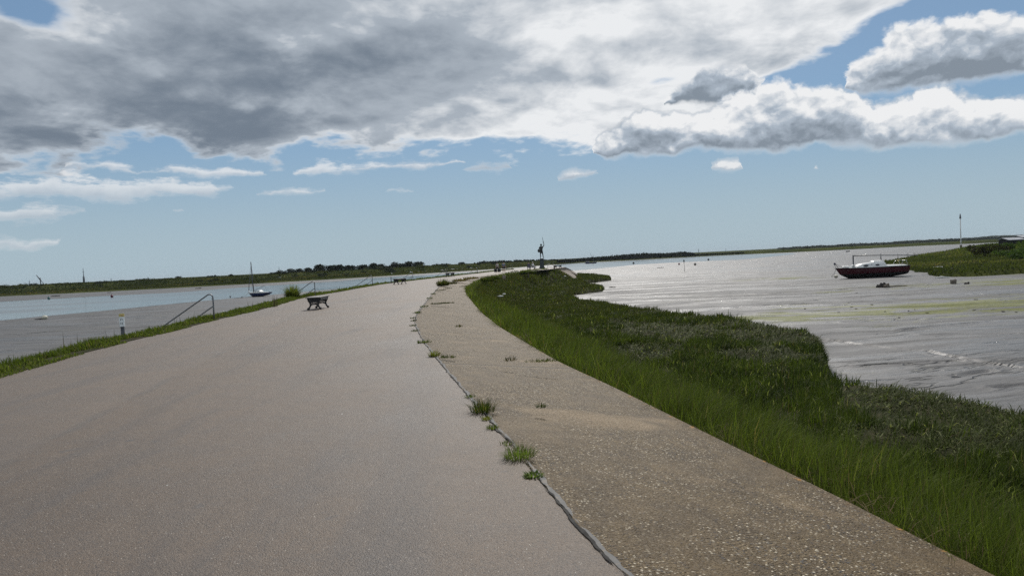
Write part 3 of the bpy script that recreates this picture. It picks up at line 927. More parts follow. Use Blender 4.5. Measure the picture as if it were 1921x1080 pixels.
g = Veg()
def marsh_pass(n, y0, y1, x0=-3, x1=26):
    P = scatter(n, x0, x1, y0, y1, lambda p: inside(p, MARSH))
    gap = fbm(P[:, 0] * 1.9, P[:, 1] * 1.5, 3, 49); P = P[(gap > 0.335) | (rng.random(len(P)) < 0.25)]
    z, dw, dr, _ = marsh_z(P)
    n = len(P); r = rng.random
    d_ = np.hypot(P[:, 0], P[:, 1])
    patch = fbm(P[:, 0] * 0.55, P[:, 1] * 0.42, 4, 41)
    patch2 = fbm(P[:, 0] * 1.6, P[:, 1] * 1.2, 3, 44)
    far = npss(P[:, 1], 16, 60)
    bankw = 1.9 + 1.4 * (patch2 - 0.5) + 2.0 * npss(P[:, 1], 10, 28) * (1 - 0.4 * far)
    bank = 1 - npss(dw, bankw - 0.5, bankw + 0.5)                        # bright tall grass by the wall
    lodged = (1 - bank) * npss(patch + 0.12 * npss(P[:, 0], 5, 9) * (1 - far) - 0.04 * far, 0.52, 0.60)  # flattened sea grass
    hgt = 0.24 + 0.28 * bank * (1 - 0.45 * far) + 0.10 * (1 - bank) * r(n)
    clump = fbm(P[:, 0] * 2.4, P[:, 1] * 2.0, 2, 48)
    hgt = hgt * (0.45 + 0.75 * r(n)) * (0.45 + 1.1 * clump) * (1 + 0.5 * (patch2 - 0.5))
    tall = r(n) < 0.03; hgt[tall] *= 1.35; hgt = np.minimum(hgt, 0.72)
    lean = 0.12 + 0.55 * r(n) ** 1.5 + lodged * (0.35 + 0.75 * r(n)) * (1 - 0.4 * far)
    swirl = 0.4 + 3.4 * (fbm(P[:, 0] * 0.8, P[:, 1] * 0.7, 2, 47) - 0.5)
    yaw = np.where(r(n) < 0.72, swirl + rng.normal(0, 0.55, n), r(n) * 6.283)
    w = np.maximum(0.0035 + 0.0035 * r(n) + lodged * 0.004, d_ * (0.00075 + 0.0006 * r(n)))
    hgt = np.maximum(hgt, d_ * 0.002)
    c = mixc(DARK, GREEN, npss(patch2 + 0.25 * (r(n) - 0.5), 0.28, 0.58)) * 1.15
    c = c * (1 - 0.85 * bank[:, None]) + mixc(GREEN, FRESH, np.clip(r(n) * 0.9 + 0.15 + 0.7 * (patch2 - 0.4), 0, 1)) * 1.12 * (0.85 * bank[:, None])
    ol = np.clip(far * 0.75 + 0.35 * (patch - 0.45), 0, 1)
    c = c * (1 - ol[:, None]) + mixc(GREEN, OLIVE, npss(patch2, 0.35, 0.6)) * ol[:, None]
    c = c * (1 - 0.6 * lodged[:, None]) + mixc((0.050, 0.066, 0.016), (0.085, 0.100, 0.028), r(n)) * (0.6 * lodged[:, None])
    dry = r(n) < 0.04 + 0.05 * bank
    c[dry] = mixc(PALE, DRY, r(dry.sum()))
    c *= (0.62 + 0.5 * r(n))[:, None] * (1 - 0.30 * lodged * r(n))[:, None]
    # a few broad blades tinted paler: sun glint put into their colour
    br = r(n) < (0.055 + 0.075 * lodged) * (1 - 0.5 * far)
    c[br] = mixc((0.13, 0.16, 0.045), (0.22, 0.225, 0.11), r(br.sum())); w[br] *= 1.5; hgt[br] = np.minimum(hgt[br] * 1.1, 0.40)
    yaw[br] = r(br.sum()) * 6.283; lean[br] += 0.25
    g.add(*blades(np.column_stack([P, z - 0.02]), hgt, w, yaw, lean, c, 0.6))
marsh_pass(95000, 2.0, 11, 1.5, 16)
marsh_pass(80000, 9, 26, -2, 16)
marsh_pass(80000, 22, 60)
marsh_pass(45000, 50, 166)
# a fringe standing along the wall, leaning over the edge in places
nF = 26000
ti = rng.random(nF) ** 1.7 * (len(OUT) - 6)
i0 = ti.astype(int); fr = (ti - i0)[:, None]
Pf = OUT[i0] * (1 - fr) + OUT[i0 + 1] * fr + NRM[i0] * (0.06 + 0.42 * rng.random(nF) ** 1.4)[:, None]
zf, dwf, _, _ = marsh_z(Pf)
df = np.hypot(*Pf.T); pt = fbm(Pf[:, 0] * 1.3, Pf[:, 1] * 0.9, 3, 51)
sel = (pt > 0.36) & (Pf[:, 1] > 1.5); Pf, zf, df, pt = Pf[sel], zf[sel], df[sel], pt[sel]; nF = len(Pf)
c = mixc(GREEN, FRESH, np.clip(rng.random(nF) + pt - 0.5, 0, 1)) * (0.7 + 0.6 * rng.random(nF))[:, None]
br = rng.random(nF) < 0.08; c[br] = mixc((0.17, 0.20, 0.055), (0.24, 0.245, 0.12), rng.random(br.sum()))  # some fringe blades carry a painted sun glint as a paler tint
dry = rng.random(nF) < 0.07; c[dry] = mixc(PALE, DRY, rng.random(dry.sum()))
g.add(*blades(np.column_stack([Pf, zf]), (0.26 + 0.36 * rng.random(nF)) * (0.55 + pt), np.maximum(0.004 + 0.003 * rng.random(nF), df * 0.0010),
              np.where(rng.random(nF) < 0.62, rng.normal(0.4, 0.7, nF), rng.normal(3.3, 0.9, nF)), 0.1 + 0.6 * rng.random(nF), c, 0.6))
# dead thatch caught at the foot of the wall
nT = 9000; i0 = (rng.random(nT) ** 1.6 * (len(OUT) - 8)).astype(int); Pt = OUT[i0] + NRM[i0] * (0.03 + 0.25 * rng.random(nT))[:, None] + rng.normal(0, 0.12, (nT, 2))
th = fbm(Pt[:, 0] * 0.9, Pt[:, 1] * 0.7, 3, 53); k_ = (th > 0.53) & (seg_dist(Pt, OUT) > 0.02) & inside(Pt, MARSH); Pt = Pt[k_]; nT = len(Pt); zT, _, _, _ = marsh_z(Pt); dT = np.hypot(*Pt.T)
g.add(*blades(np.column_stack([Pt, zT + 0.05 + 0.22 * rng.random(nT)]), 0.14 + 0.22 * rng.random(nT), np.maximum(0.004, dT * 0.0009), rng.random(nT) * 6.28, 0.8 + 0.7 * rng.random(nT), mixc((0.10, 0.065, 0.035), (0.21, 0.16, 0.085), rng.random(nT)), 0.3))
tag(g.build('marsh_grass'), kind='stuff')

# ------------------------------------------------------------------ the verge and bank on the river side
LV = LEFT[LEFT[:, 1] < 141]
tl = np.gradient(LV, axis=0); tl /= np.hypot(*tl.T)[:, None]
NL = np.stack([-tl[:, 1], tl[:, 0]], 1)
offs = [(-0.25, -0.006), (0.0, 0.010), (0.16, 0.022), (0.42, 0.012), (0.8, -0.08), (1.2, -0.30), (2.0, -0.85), (3.6, -1.75), (5.2, -2.8)]
vs = []; nL = len(LV)
for k, (o, z) in enumerate(offs):
    L = LV + NL * (o + (0.22 * (fbm(LV[:, 0] * 1.2, LV[:, 1] * 1.2, 3, 61) - 0.5) if 0 < k < 3 else 0))[:, None] if 0 < k < 3 else LV + NL * o
    vs += [(p[0], p[1], z + (0.05 * (q_ - 0.5) if k > 2 else 0)) for p, q_ in zip(L, fbm(LV[:, 0], LV[:, 1] + k * 3.3, 3, 62))]
qd = [(k * nL + i, k * nL + i + 1, (k + 1) * nL + i + 1, (k + 1) * nL + i) for k in range(1, len(offs) - 1) for i in range(nL - 1)]
me = np_mesh('terrain', vs, quads=qd, smooth=True, mats=[MATS['marsh_soil']])
tag(obj('verge_terrain', me), kind='structure')
def prof(o): return np.interp(o, [a for a, b in offs], [b for a, b in offs])

g = Veg()
def verge_pass(n, imin, imax, o0, o1, hs, fresh):
    t = imin + (imax - imin) * rng.random(n) ** 1.25
    i0 = t.astype(int); fr = (t - i0)[:, None]
    o = rng.uniform(o0, o1, n)
    P = LV[i0] * (1 - fr) + LV[np.minimum(i0 + 1, nL - 1)] * fr + NL[i0] * o[:, None]
    d_ = np.hypot(*P.T)
    pt = fbm(P[:, 0] * 1.1, P[:, 1] * 0.8, 4, 71)
    keep = (pt + 0.22 * npss(o, 0, 0.5) > 0.44)
    P, o, d_, pt = P[keep], o[keep], d_[keep], pt[keep]; n = len(P); r = rng.random
    h = hs * (0.5 + 0.9 * r(n)) * (0.55 + 0.9 * pt) * (0.30 + 0.70 * npss(o, 0.0, 0.55))
    h = np.maximum(h, d_ * 0.0016)
    w = np.maximum(0.004 + 0.003 * r(n), d_ * (0.0008 + 0.0006 * r(n)))
    c = mixc(DARK, GREEN, npss(pt, 0.35, 0.6)); c2 = mixc(GREEN, FRESH, np.clip(r(n) + fresh - 0.5, 0, 1))
    k = np.clip(1.15 - o * 0.75, 0.1, 1)[:, None]
    c = c * (1 - k) + c2 * k
    pa = (o < 0.35) & (r(n) < 0.45); c[pa] = mixc(PALE, FRESH, r(pa.sum()))
    dr_ = r(n) < 0.06; c[dr_] = mixc(PALE, DRY, r(dr_.sum()))
    c *= (0.75 + 0.5 * r(n))[:, None]
    g.add(*blades(np.column_stack([P, prof(o) - 0.01]), h, w, r(n) * 6.283, 0.1 + 0.6 * r(n), c, 0.6))
verge_pass(80000, 14, 60, -0.10, 1.9, 0.20, 0.45)
verge_pass(30000, 40, nL - 2, -0.05, 1.8, 0.20, 0.5)
# seed stalks and dock spires that stand clear of the verge
ns = 420
t = 16 + (nL - 40) * rng.random(ns) ** 1.6; i0 = t.astype(int); o = rng.uniform(0.5, 1.9, ns)
P = LV[i0] + NL[i0] * o[:, None] + rng.normal(0, 0.3, (ns, 2)); d_ = np.hypot(*P.T)
g.add(*blades(np.column_stack([P, prof(o)]), 0.20 + 0.32 * rng.random(ns) ** 1.5, np.maximum(0.006, d_ * 0.0007), rng.random(ns) * 6.28, 0.04 + 0.15 * rng.random(ns), mixc((0.10, 0.085, 0.05), (0.05, 0.045, 0.03), rng.random(ns)), 0.2))
tag(g.build('verge_grass'), kind='stuff')

# ------------------------------------------------------------------ weeds in the seam and the joints: each a plant of its own
def tuft(px, py, n, h, rad, cols, name='grass_tuft', label=None, cat='grass tuft', group=None, lean=(0.1, 0.9), z=None, wmin=0.004, oval=1.0, base=0.0):
    p = gp(px, py, base); p.z = base
    dd = p.length
    if z is not None: p.z = z
    a = rng.random(n) * 6.283; rr = rad * np.sqrt(rng.random(n))
    P = np.stack([rr * np.cos(a), rr * np.sin(a) * oval, np.zeros(n)], 1)
    hh = h * (0.45 + 0.65 * rng.random(n))
    c = mixc(cols[0], cols[1], rng.random(n)) * (0.75 + 0.5 * rng.random(n))[:, None]
    if len(cols) > 2:
        k = rng.random(n) < 0.2; c[k] = cols[2]
    ln = lean[0] + (lean[1] - lean[0]) * rng.random(n)
    v = Veg(); v.add(*blades(P, hh, np.maximum(wmin * (0.7 + 0.6 * rng.random(n)), dd * 0.0008), a + rng.normal(0, 0.5, n), ln, c, 0.5))
    o = v.build(name); o.location = p
    tag(o, label, cat, group); return o
SG = 'tufts growing on the seam and the apron'
tuft(906, 772, 260, 0.17, 0.13, (DARK, GREEN, DRY), label='large dark spiky grass tuft in the asphalt seam, widest of the tufts', group=SG)
tuft(913, 787, 80, 0.055, 0.05, ((0.22, 0.20, 0.03), FRESH), 'seam_weed', 'small yellow weed just below the large dark spiky tuft', 'weed', SG)
tuft(924, 804, 90, 0.05, 0.06, (GREEN, FRESH), label='little green tuft between the yellow weed and the bright round tuft', group=SG)
tuft(974, 858, 320, 0.12, 0.12, ((0.14, 0.20, 0.05), FRESH, PALE), label='bright green rounded grass tuft in the seam of the path', group=SG)
tuft(951, 833, 60, 0.04, 0.06, (GREEN, FRESH), label='low green sprig touching the seam above the bright round tuft', group=SG)
tuft(1001, 893, 130, 0.055, 0.06, (FRESH, (0.09, 0.16, 0.03)), 'seam_weed', 'leafy green weed lying on the seam nearest the camera', 'weed', SG, lean=(0.6, 1.3), wmin=0.009)
tuft(1015, 764, 60, 0.07, 0.05, (DARK, GREEN), label='lone dark tuft standing out on the open sandy apron', group=SG)
tuft(882, 745, 60, 0.05, 0.06, (FRESH, GREEN), label='thin green tuft on the seam just beyond the large dark spiky tuft', group=SG)
tuft(815, 668, 130, 0.13, 0.10, (FRESH, (0.18, 0.17, 0.05), DRY), 'seam_weed', 'yellowish weed where the first apron joint meets the seam', 'weed', SG)
tuft(836, 671, 50, 0.09, 0.09, (GREEN, DARK), label='dark sprig on the apron joint beside the yellowish weed', group=SG)
tuft(849, 671, 30, 0.08, 0.05, (GREEN, OLIVE), label='thin olive sprig on the apron joint, second from the yellowish weed', group=SG)
tuft(957, 676, 60, 0.08, 0.12, ((0.10, 0.07, 0.04), DARK), 'joint_weed', 'brownish weed halfway along the first joint across the apron', 'weed', SG)
tuft(1020, 678, 150, 0.07, 0.30, (GREEN, OLIVE), 'joint_weed', 'flat green weed at the outer end of the first apron joint', 'weed', SG, oval=0.3)
tuft(796, 643, 90, 0.09, 0.14, (GREEN, FRESH), label='flat green tuft on the seam just past the first apron joint', group=SG, oval=0.5)
tuft(861, 613, 40, 0.08, 0.10, ((0.09, 0.07, 0.04), OLIVE), 'joint_weed', 'small brown weed alone on the middle of the apron', 'weed', SG)
for px, py in [(779, 621), (775, 611), (776, 602), (775, 597)]:
    tuft(px, py, 40, 0.06, 0.10, (DARK, GREEN), label='small dark weed in the run where the seam bends', group='small weeds where the seam bends')
for px, py in [(783, 587), (796, 575.5), (806, 560), (813, 551.5)]:
    tuft(px, py, 70, 0.08, 0.16, (DARK, GREEN, FRESH), label='weed clump in the string along the seam towards the statue', group='weed clumps along the far seam')
for px, py in [(822, 570), (838, 569), (826, 545), (840, 541.5), (870, 537.5)]:
    tuft(px, py, 160, 0.07, 0.32, (DARK, OLIVE), 'joint_weed', 'dark weed lying along a joint on the far apron', 'weed', 'weeds in the far joints', oval=0.4)
tuft(831, 536, 300, 0.60, 0.42, (GREEN, OLIVE, DRY), label='tall ragged grass clump where the far apron narrows, greenest of them', group='tall grass clumps on the far apron')
tuft(844, 533, 220, 0.25, 0.60, ((0.10, 0.085, 0.05), DARK), label='low brown weed mat beside the tall ragged grass clump', group='tall grass clumps on the far apron')
tuft(863, 527.5, 260, 0.34, 0.75, ((0.17, 0.11, 0.06), OLIVE), label='reddish dry grass mat spread along the far seam', group='tall grass clumps on the far apron')
tuft(884, 523, 220, 0.30, 0.8, ((0.17, 0.11, 0.06), OLIVE), label='thin reddish grass strip beyond the dry grass mat', group='tall grass clumps on the far apron', oval=2.0)
for px, py in [(957, 516), (982, 514.5), (998, 513.5), (924, 524), (912, 528), (966, 513.5)]:
    tuft(px, py, 260, 0.62, 0.62, (DARK, GREEN, OLIVE), 'wall_bush', 'dark green bush rooted along the broken outer edge of the far apron', 'bush', 'bushes on the far apron edge', base=-0.3)
tuft(549, 559.5, 700, 0.88, 0.27, (FRESH, (0.17, 0.19, 0.05), PALE), 'fennel_bush', 'bushy yellow-green feathery shrub on the verge beside a handrail', 'shrub', lean=(0.0, 1.0), wmin=0.006)
tuft(516, 575, 16, 0.60, 0.16, ((0.07, 0.06, 0.04), (0.10, 0.09, 0.06)), 'dead_stalk', 'dead brown dock stalks standing on the verge before the feathery shrub', 'dead plant', lean=(0.0, 0.10), wmin=0.014)
# ------------------------------------------------------------------ paints and other materials of the things
simple('black_iron', (0.012, 0.012, 0.013), 0.45, 0.0, 0.3, 20)
simple('grey_slat', (0.17, 0.16, 0.15), 0.6, 0.0, 0.25, 14)
simple('galvanised', (0.20, 0.205, 0.215), 0.42, 0.75, 0.25, 12, dirt=(0.14, 0.10, 0.07))
simple('post_grey', (0.11, 0.11, 0.125), 0.6, 0, 0.25, 9)
simple('weathered_wood', (0.16, 0.13, 0.10), 0.8, 0, 0.35, 8)
simple('white_plate', (0.88, 0.89, 0.88), 0.45, 0, 0.05, 9)
simple('yellow_plate', (0.62, 0.50, 0.20), 0.5, 0, 0.12, 9)
simple('orange_mark', (0.60, 0.24, 0.08), 0.5)
simple('dark_mark', (0.035, 0.04, 0.045), 0.6)
simple('bronze', (0.030, 0.034, 0.032), 0.5, 0.35, 0.35, 3)
simple('plinth_stone', (0.040, 0.052, 0.052), 0.55, 0, 0.25, 2.5)
simple('red_hull', (0.060, 0.006, 0.012), 0.38, 0, 0.2, 1.2, dirt=(0.035, 0.008, 0.01))
simple('antifoul', (0.016, 0.014, 0.013), 0.75, 0, 0.4, 3, dirt=(0.06, 0.055, 0.035))
simple('gel_white', (0.70, 0.70, 0.68), 0.38, 0, 0.06, 2.5, dirt=(0.50, 0.49, 0.45))
simple('black_trim', (0.015, 0.014, 0.016), 0.5)
simple('dark_glass', (0.030, 0.033, 0.040), 0.08, 0, 0.1, 4)
simple('alloy_spar', (0.30, 0.29, 0.28), 0.4, 0.6, 0.15, 4)
simple('navy_hull', (0.016, 0.028, 0.085), 0.3, 0, 0.2, 2)
simple('dark_spar', (0.06, 0.065, 0.075), 0.45, 0.2)
simple('rope', (0.10, 0.09, 0.075), 0.9)
simple('steel_rail', (0.55, 0.55, 0.55), 0.25, 0.9)
simple('buoy_teal', (0.02, 0.12, 0.12), 0.5)
simple('buoy_red', (0.12, 0.015, 0.035), 0.5)
simple('buoy_white', (0.62, 0.58, 0.46), 0.55, 0, 0.15, 9, dirt=(0.2, 0.18, 0.12))
simple('buoy_dark', (0.02, 0.02, 0.022), 0.55)
simple('bark', (0.06, 0.048, 0.036), 0.9, 0, 0.35, 6)
simple('skin', (0.46, 0.28, 0.20), 0.55)
simple('hair_dark', (0.04, 0.03, 0.025), 0.7)
simple('cloth_white', (0.70, 0.69, 0.67), 0.85, 0, 0.06)
simple('cloth_black', (0.015, 0.016, 0.02), 0.85)
simple('cloth_blue', (0.17, 0.21, 0.30), 0.85)
simple('cloth_navy', (0.03, 0.04, 0.09), 0.85)
simple('cloth_grey', (0.42, 0.42, 0.42), 0.85)
simple('shed_wall', (0.020, 0.019, 0.022), 0.8, 0, 0.3, 1.5)
simple('shed_roof', (0.33, 0.34, 0.36), 0.5, 0, 0.15, 1.0)
simple('drift', (0.045, 0.038, 0.032), 0.85, 0, 0.4, 7)
simple('litter_white', (0.62, 0.61, 0.57), 0.7)
simple('steel_far', (0.10, 0.12, 0.14), 0.6)
simple('slip_concrete', (0.17, 0.128, 0.095), 0.75, 0, 0.2, 0.8, dirt=(0.12, 0.10, 0.07))

# ------------------------------------------------------------------ sloping end of the promenade
endl = [Vector(p) for p in [(7.4, 136, -1.5)]]
oe = OUT[-1]
bk = BORD[BORD[:, 1] < 134][-1]
top = [Vector((oe[0], oe[1], ZA - 0.004)), Vector((bk[0], bk[1], -0.016))] + [Vector((q[0] - 0.04, q[1], -0.014)) for q in BORD if q[1] > bk[1]] + [Vector((7.2, 142.3, -0.02))]
low_ = [Vector((oe[0] + 0.5, oe[1] - 0.5, -2.7)), Vector((11.6, 123.5, -2.7)), Vector((13.2, 132, -2.7)), gp(1081, 513.2, -2.7), Vector((15.2, 149, -2.7)), Vector((11, 154, -2.7)), Vector((3.5, 150, -2.7))]
def dens(L, n):
    L = [Vector(p) for p in L]; s = [0]
    for a, b in zip(L, L[1:]): s.append(s[-1] + (b - a).length)
    out = []
    for t in np.linspace(0, s[-1], n):
        k = min(max(np.searchsorted(s, t) - 1, 0), len(L) - 2); f_ = (t - s[k]) / max(1e-6, s[k + 1] - s[k])
        out.append(L[k].lerp(L[k + 1], f_))
    return out
mb = MB(); A_, B_ = dens(top, 40), dens(low_, 40)
mb.loft([[a.lerp(b, t) + Vector((0, 0, 0.18 * math.sin(t * math.pi))) for t in np.linspace(0, 1, 7)] for a, b in zip(A_, B_)], caps=False)
sl = mb.build('slipway', MATS['slip_concrete']); tag(sl, kind='structure')

# ------------------------------------------------------------------ far shore, marsh beyond it, hills
SHORE_PX = [(-700, 592), (-300, 571.5), (0, 556), (175, 548), (330, 540), (480, 532), (640, 523), (790, 513.5), (880, 508), (960, 502.5), (1040, 496.4), (1100, 492.3), (1200, 487.2), (1296, 482), (1391, 477.4), (1480, 473.6),
            (1560, 469.8), (1640, 465.6), (1731, 461), (1800, 458), (1921, 452.4), (2200, 439), (2500, 424)]
sx_ = np.array([p[0] for p in SHORE_PX]); sy_ = np.array([p[1] for p in SHORE_PX])
pxs = np.arange(-690, 2490, 3.0)
base_pts = np.array([list(gp(x, np.interp(x, sx_, sy_), ZM))[:2] for x in pxs])
rr = np.hypot(*base_pts.T); dirs = base_pts / rr[:, None]
rr = rr + 6 * (fbm(pxs * 0.03, pxs * 0, 4, 81) - 0.5)
crest = np.interp(pxs, [-700, 0, 480, 900, 1000, 1060, 1300, 1500, 1700, 2500], [1.5, 1.35, 0.9, 1.1, 0.9, 0.0, -0.4, -0.7, -0.9, -0.9])
PROF = [(0, -2.62, 0), (1.5, -2.35, 0), (3.5, -1.95, 0), (18, -1.75, 0), (34, -1.55, 0), (44, -1.2, 0.15), (52, -0.2, 0.7), (57, 0.0, 1.0), (61, 0.0, 1.0), (68, -0.3, 0.7), (82, -0.9, 0.1), (160, -1.1, 0), (500, -0.9, 0), (1200, -0.5, 0), (2600, 0.2, 0), (4200, 0.8, 0)]
vs = []
for k, (o, z, cw) in enumerate(PROF):
    zz_ = z * (1 - cw) + crest * cw + (0.35 if 2 < k < 10 else 0.05) * (fbm(pxs * 0.11, pxs * 0 + k * 1.7, 4, 82) - 0.5)
    q_ = dirs * (rr + o)[:, None]
    vs.append(np.column_stack([q_, zz_]))
n_ = len(pxs); vs = np.concatenate(vs)
qd = [(k * n_ + i, k * n_ + i + 1, (k + 1) * n_ + i + 1, (k + 1) * n_ + i) for k in range(len(PROF) - 1) for i in range(n_ - 1)]
tag(obj('far_shore_terrain', np_mesh('terrain', vs, quads=qd, smooth=True, mats=[MATS['far_land']])), kind='structure')

def shore_at(px, o):
    """point behind the far shore, o metres inland on the bearing of a pixel column"""
    i = int(np.clip(np.searchsorted(pxs, px), 0, n_ - 1))
    q_ = dirs[i] * (rr[i] + o)
    z = np.interp(o, [p[0] for p in PROF], [p[1] * (1 - p[2]) + crest[i] * p[2] for p in PROF])
    return Vector((q_[0], q_[1], z)), rr[i] + o

def leaf_cloud(lobes, per, size, cols, v=None):
    """small leaf-clump faces filling a set of ellipsoids (cx,cy,cz,rx,ry,rz)"""
    V = []; T = []
    for (cx, cy, cz, ax, ay, az_) in lobes:
        n = per
        u = rng.normal(size=(n, 3)); u /= np.linalg.norm(u, axis=1)[:, None]
        r = (0.45 + 0.55 * rng.random(n) ** 0.5)[:, None]
        c = u * r * np.array([ax, ay, az_]) + np.array([cx, cy, cz])
        t1 = rng.normal(size=(n, 3)); t1 /= np.linalg.norm(t1, axis=1)[:, None]
        t2 = np.cross(u + 0.6 * rng.normal(size=(n, 3)), t1); t2 /= np.linalg.norm(t2, axis=1)[:, None] + 1e-9
        s = (size * (0.5 + 0.8 * rng.random(n)))[:, None]
        V.append(np.stack([c - t1 * s, c - t2 * s * 0.6, c + t1 * s, c + t2 * s * 0.6], 1))
        col = mixc(cols[0], cols[1], np.clip(rng.random(n) * 0.7 + 0.3 * rng.random(), 0, 1)) * (0.8 + 0.4 * rng.random(n))[:, None]
        T.append(np.repeat(col[:, None, :], 4, 1))
    V = np.concatenate(V).reshape(-1, 3); T = np.concatenate(T).reshape(-1, 3)
    q_ = np.arange(len(V)).reshape(-1, 4)
    return V, q_, T

LEAF_D, LEAF_M, LEAF_P = (0.006, 0.010, 0.005), (0.014, 0.021, 0.009), (0.10, 0.12, 0.075)
def make_tree(h, wd, cols=(LEAF_D, LEAF_M), per=95, nl=10, low_=0.18):
    """tree of height h and crown width wd at the origin: an Empty with trunk and crown"""
    root = bpy.data.objects.new('tree', None); link(root)
    lobes = []
    for k in range(nl):
        a = rng.random() * 6.283; q_ = rng.random() ** 0.6
        zc = h * (low_ + 0.22 + (0.62 - low_) * rng.random())
        spread = wd * 0.5 * (1.0 - 0.55 * (zc / h)) * q_
        r_ = wd * (0.20 + 0.13 * rng.random())
        lobes.append((spread * math.cos(a), spread * math.sin(a), min(zc, h - r_ * 0.8), r_, r_, r_ * 0.85))
    lobes.append((0, 0, h * 0.74, wd * 0.27, wd * 0.27, h * 0.26))
    V, q_, T = leaf_cloud(lobes, per, wd * 0.055, cols)
    obj('crown', np_mesh('crown', V, quads=q_, tint=T, mats=[MATS['grass_blade']]), root)
    tb = MB(); tb.tube([(0, 0, -0.4), (0.03 * h, 0, h * 0.3), (0, 0.02 * h, h * 0.6)], [h * 0.045, h * 0.032, h * 0.015], 7)
    for k in range(4):
        l = lobes[k]; tb.tube([(0.02 * h, 0, h * (0.22 + 0.08 * k)), (l[0] * 0.5, l[1] * 0.5, l[2] * 0.8), l[:3]], [h * 0.02, h * 0.013, h * 0.006], 5)
    tb.build('trunk', MATS['bark'], root)
    return root

ORD = ['first', 'second', 'third', 'fourth', 'fifth', 'sixth', 'seventh', 'eighth', 'ninth', 'tenth', 'eleventh', 'twelfth', 'thirteenth', 'fourteenth', 'fifteenth', 'sixteenth', 'seventeenth', 'eighteenth', 'nineteenth', 'twentieth']
ROW = [(544, 503.6, 15), (560, 504, 17), (578, 501.8, 18), (600, 496, 24), (620, 498, 18), (635, 496.6, 22), (655, 497.2, 22), (679, 496.8, 22), (701, 493.4, 21), (714, 495.2, 17), (727, 499, 15), (741, 491.2, 18), (752, 494, 16), (767, 490.4, 19), (784, 491, 21), (801, 497.5, 12), (811, 498.6, 11)]
def put_tree(px, top_y, w_px, off, label, group=None, cols=(LEAF_D, LEAF_M), name='tree', **kw):
    p, r_ = shore_at(px, off)
    p.z -= 0.5
    z1 = EYE + (hor(px) - top_y) * (r_ / math.sqrt(1 + ((px - W / 2) / F) ** 2)) / F
    dep = p.y
    t = make_tree(max(2.0, z1 - p.z), w_px * dep / F, cols, **kw)
    t.name = name; t.location = p; t.rotation_euler.z = rng.random() * 6.28
    tag(t, label, 'tree', group); return t
for i, (x, y, w_) in enumerate(ROW):
    put_tree(x, y - 1.2, w_ * 1.22, 78 + 8 * rng.random(), ORD[i] + ' dark tree of the row on the far bank, counted from the blue boat', 'row of dark trees on the far bank')
put_tree(520, 508.6, 18, 70, 'low round dark bush-like tree just before the far tree row begins', None)
put_tree(825.5, 495, 10, 74, 'small dark lone tree just past the end of the far row')
put_tree(839.5, 493.4, 11, 74, 'pale grey-green lone tree between two dark lone trees', cols=((0.06, 0.075, 0.05), LEAF_P))
put_tree(865.5, 490.4, 14, 74, 'dark dome-shaped lone tree on the bank above the third bench')
put_tree(335, 519, 13, 66, 'broad low dark tree alone on the far bank above the handrail')
put_tree(404, 516, 6, 68, 'slim dark tree standing behind the nearest handrail post')
put_tree(435, 512.5, 10, 68, 'small round tree on the far bank left of the blue boat mast')

# scrub on the bank, far clumps
bush_src = []
for k in range(4):
    lobes = [(rng.normal() * 0.9, rng.normal() * 0.6, 0.35 + 0.4 * rng.random(), 0.7 + 0.5 * rng.random(), 0.7, 0.5 + 0.25 * rng.random()) for _ in range(5)]
    V, q_, T = leaf_cloud(lobes, 40, 0.20, (LEAF_D, LEAF_M) if k != 2 else (LEAF_M, (0.075, 0.085, 0.03)))
    bush_src.append(np_mesh('scrub_bush', V, quads=q_, tint=T, mats=[MATS['grass_blade']]))
for k in range(90):
    px = -20 + 1010 * rng.random()
    off = rng.choice([54, 58, 62, 46, 38], p=[.25, .3, .25, .12, .08]) + rng.normal() * 2
    p, r_ = shore_at(px, off)
    b = obj('scrub_bush', bush_src[int(rng.integers(4))]); b.location = p - Vector((0, 0, 0.25))
    s = (0.7 + 1.0 * rng.random() ** 1.5) * (0.65 if px < 470 else 1.0); b.scale = (s * 1.4, s * 1.4, s * 1.05); b.rotation_euler.z = rng.random() * 6.28
    tag(b, 'low dark scrub bush on the far river bank', 'bush', 'scrub bushes along the far bank')

# rank grass on the far bank
g = Veg()
nG = 70000
ft = rng.random(nG) * np.searchsorted(pxs, 1060); ip = ft.astype(int); ft = ft - ip
o_ = rng.uniform(3, 66, nG)
q_ = dirs[ip] * (rr[ip] + o_)[:, None] * (1 - ft)[:, None] + dirs[ip + 1] * (rr[ip + 1] + o_)[:, None] * ft[:, None]
zb = np.array([np.interp(o_[k], [p[0] for p in PROF], [p[1] * (1 - p[2]) + crest[ip[k]] * p[2] for p in PROF]) for k in range(nG)])
pt = fbm(q_[:, 0] * 0.05, o_ * 0.12, 4, 91)
c = mixc(np.array(DARK) * 0.7, (0.050, 0.056, 0.016), npss(pt, 0.36, 0.62)) * 1.0; c = c * (0.7 + 0.6 * rng.random(nG))[:, None]
dry = (pt > 0.60) & (rng.random(nG) < 0.4); c[dry] = mixc(OLIVE, DRY, rng.random(dry.sum())) * 0.8
g.add(*blades(np.column_stack([q_, zb - 0.1]), (0.25 + 0.5 * rng.random(nG)) * (0.6 + 0.8 * pt), 0.25 + 0.35 * rng.random(nG), rng.random(nG) * 6.28, 0.1 + 0.5 * rng.random(nG), c, 0.4))
tag(g.build('far_bank_grass'), kind='stuff')

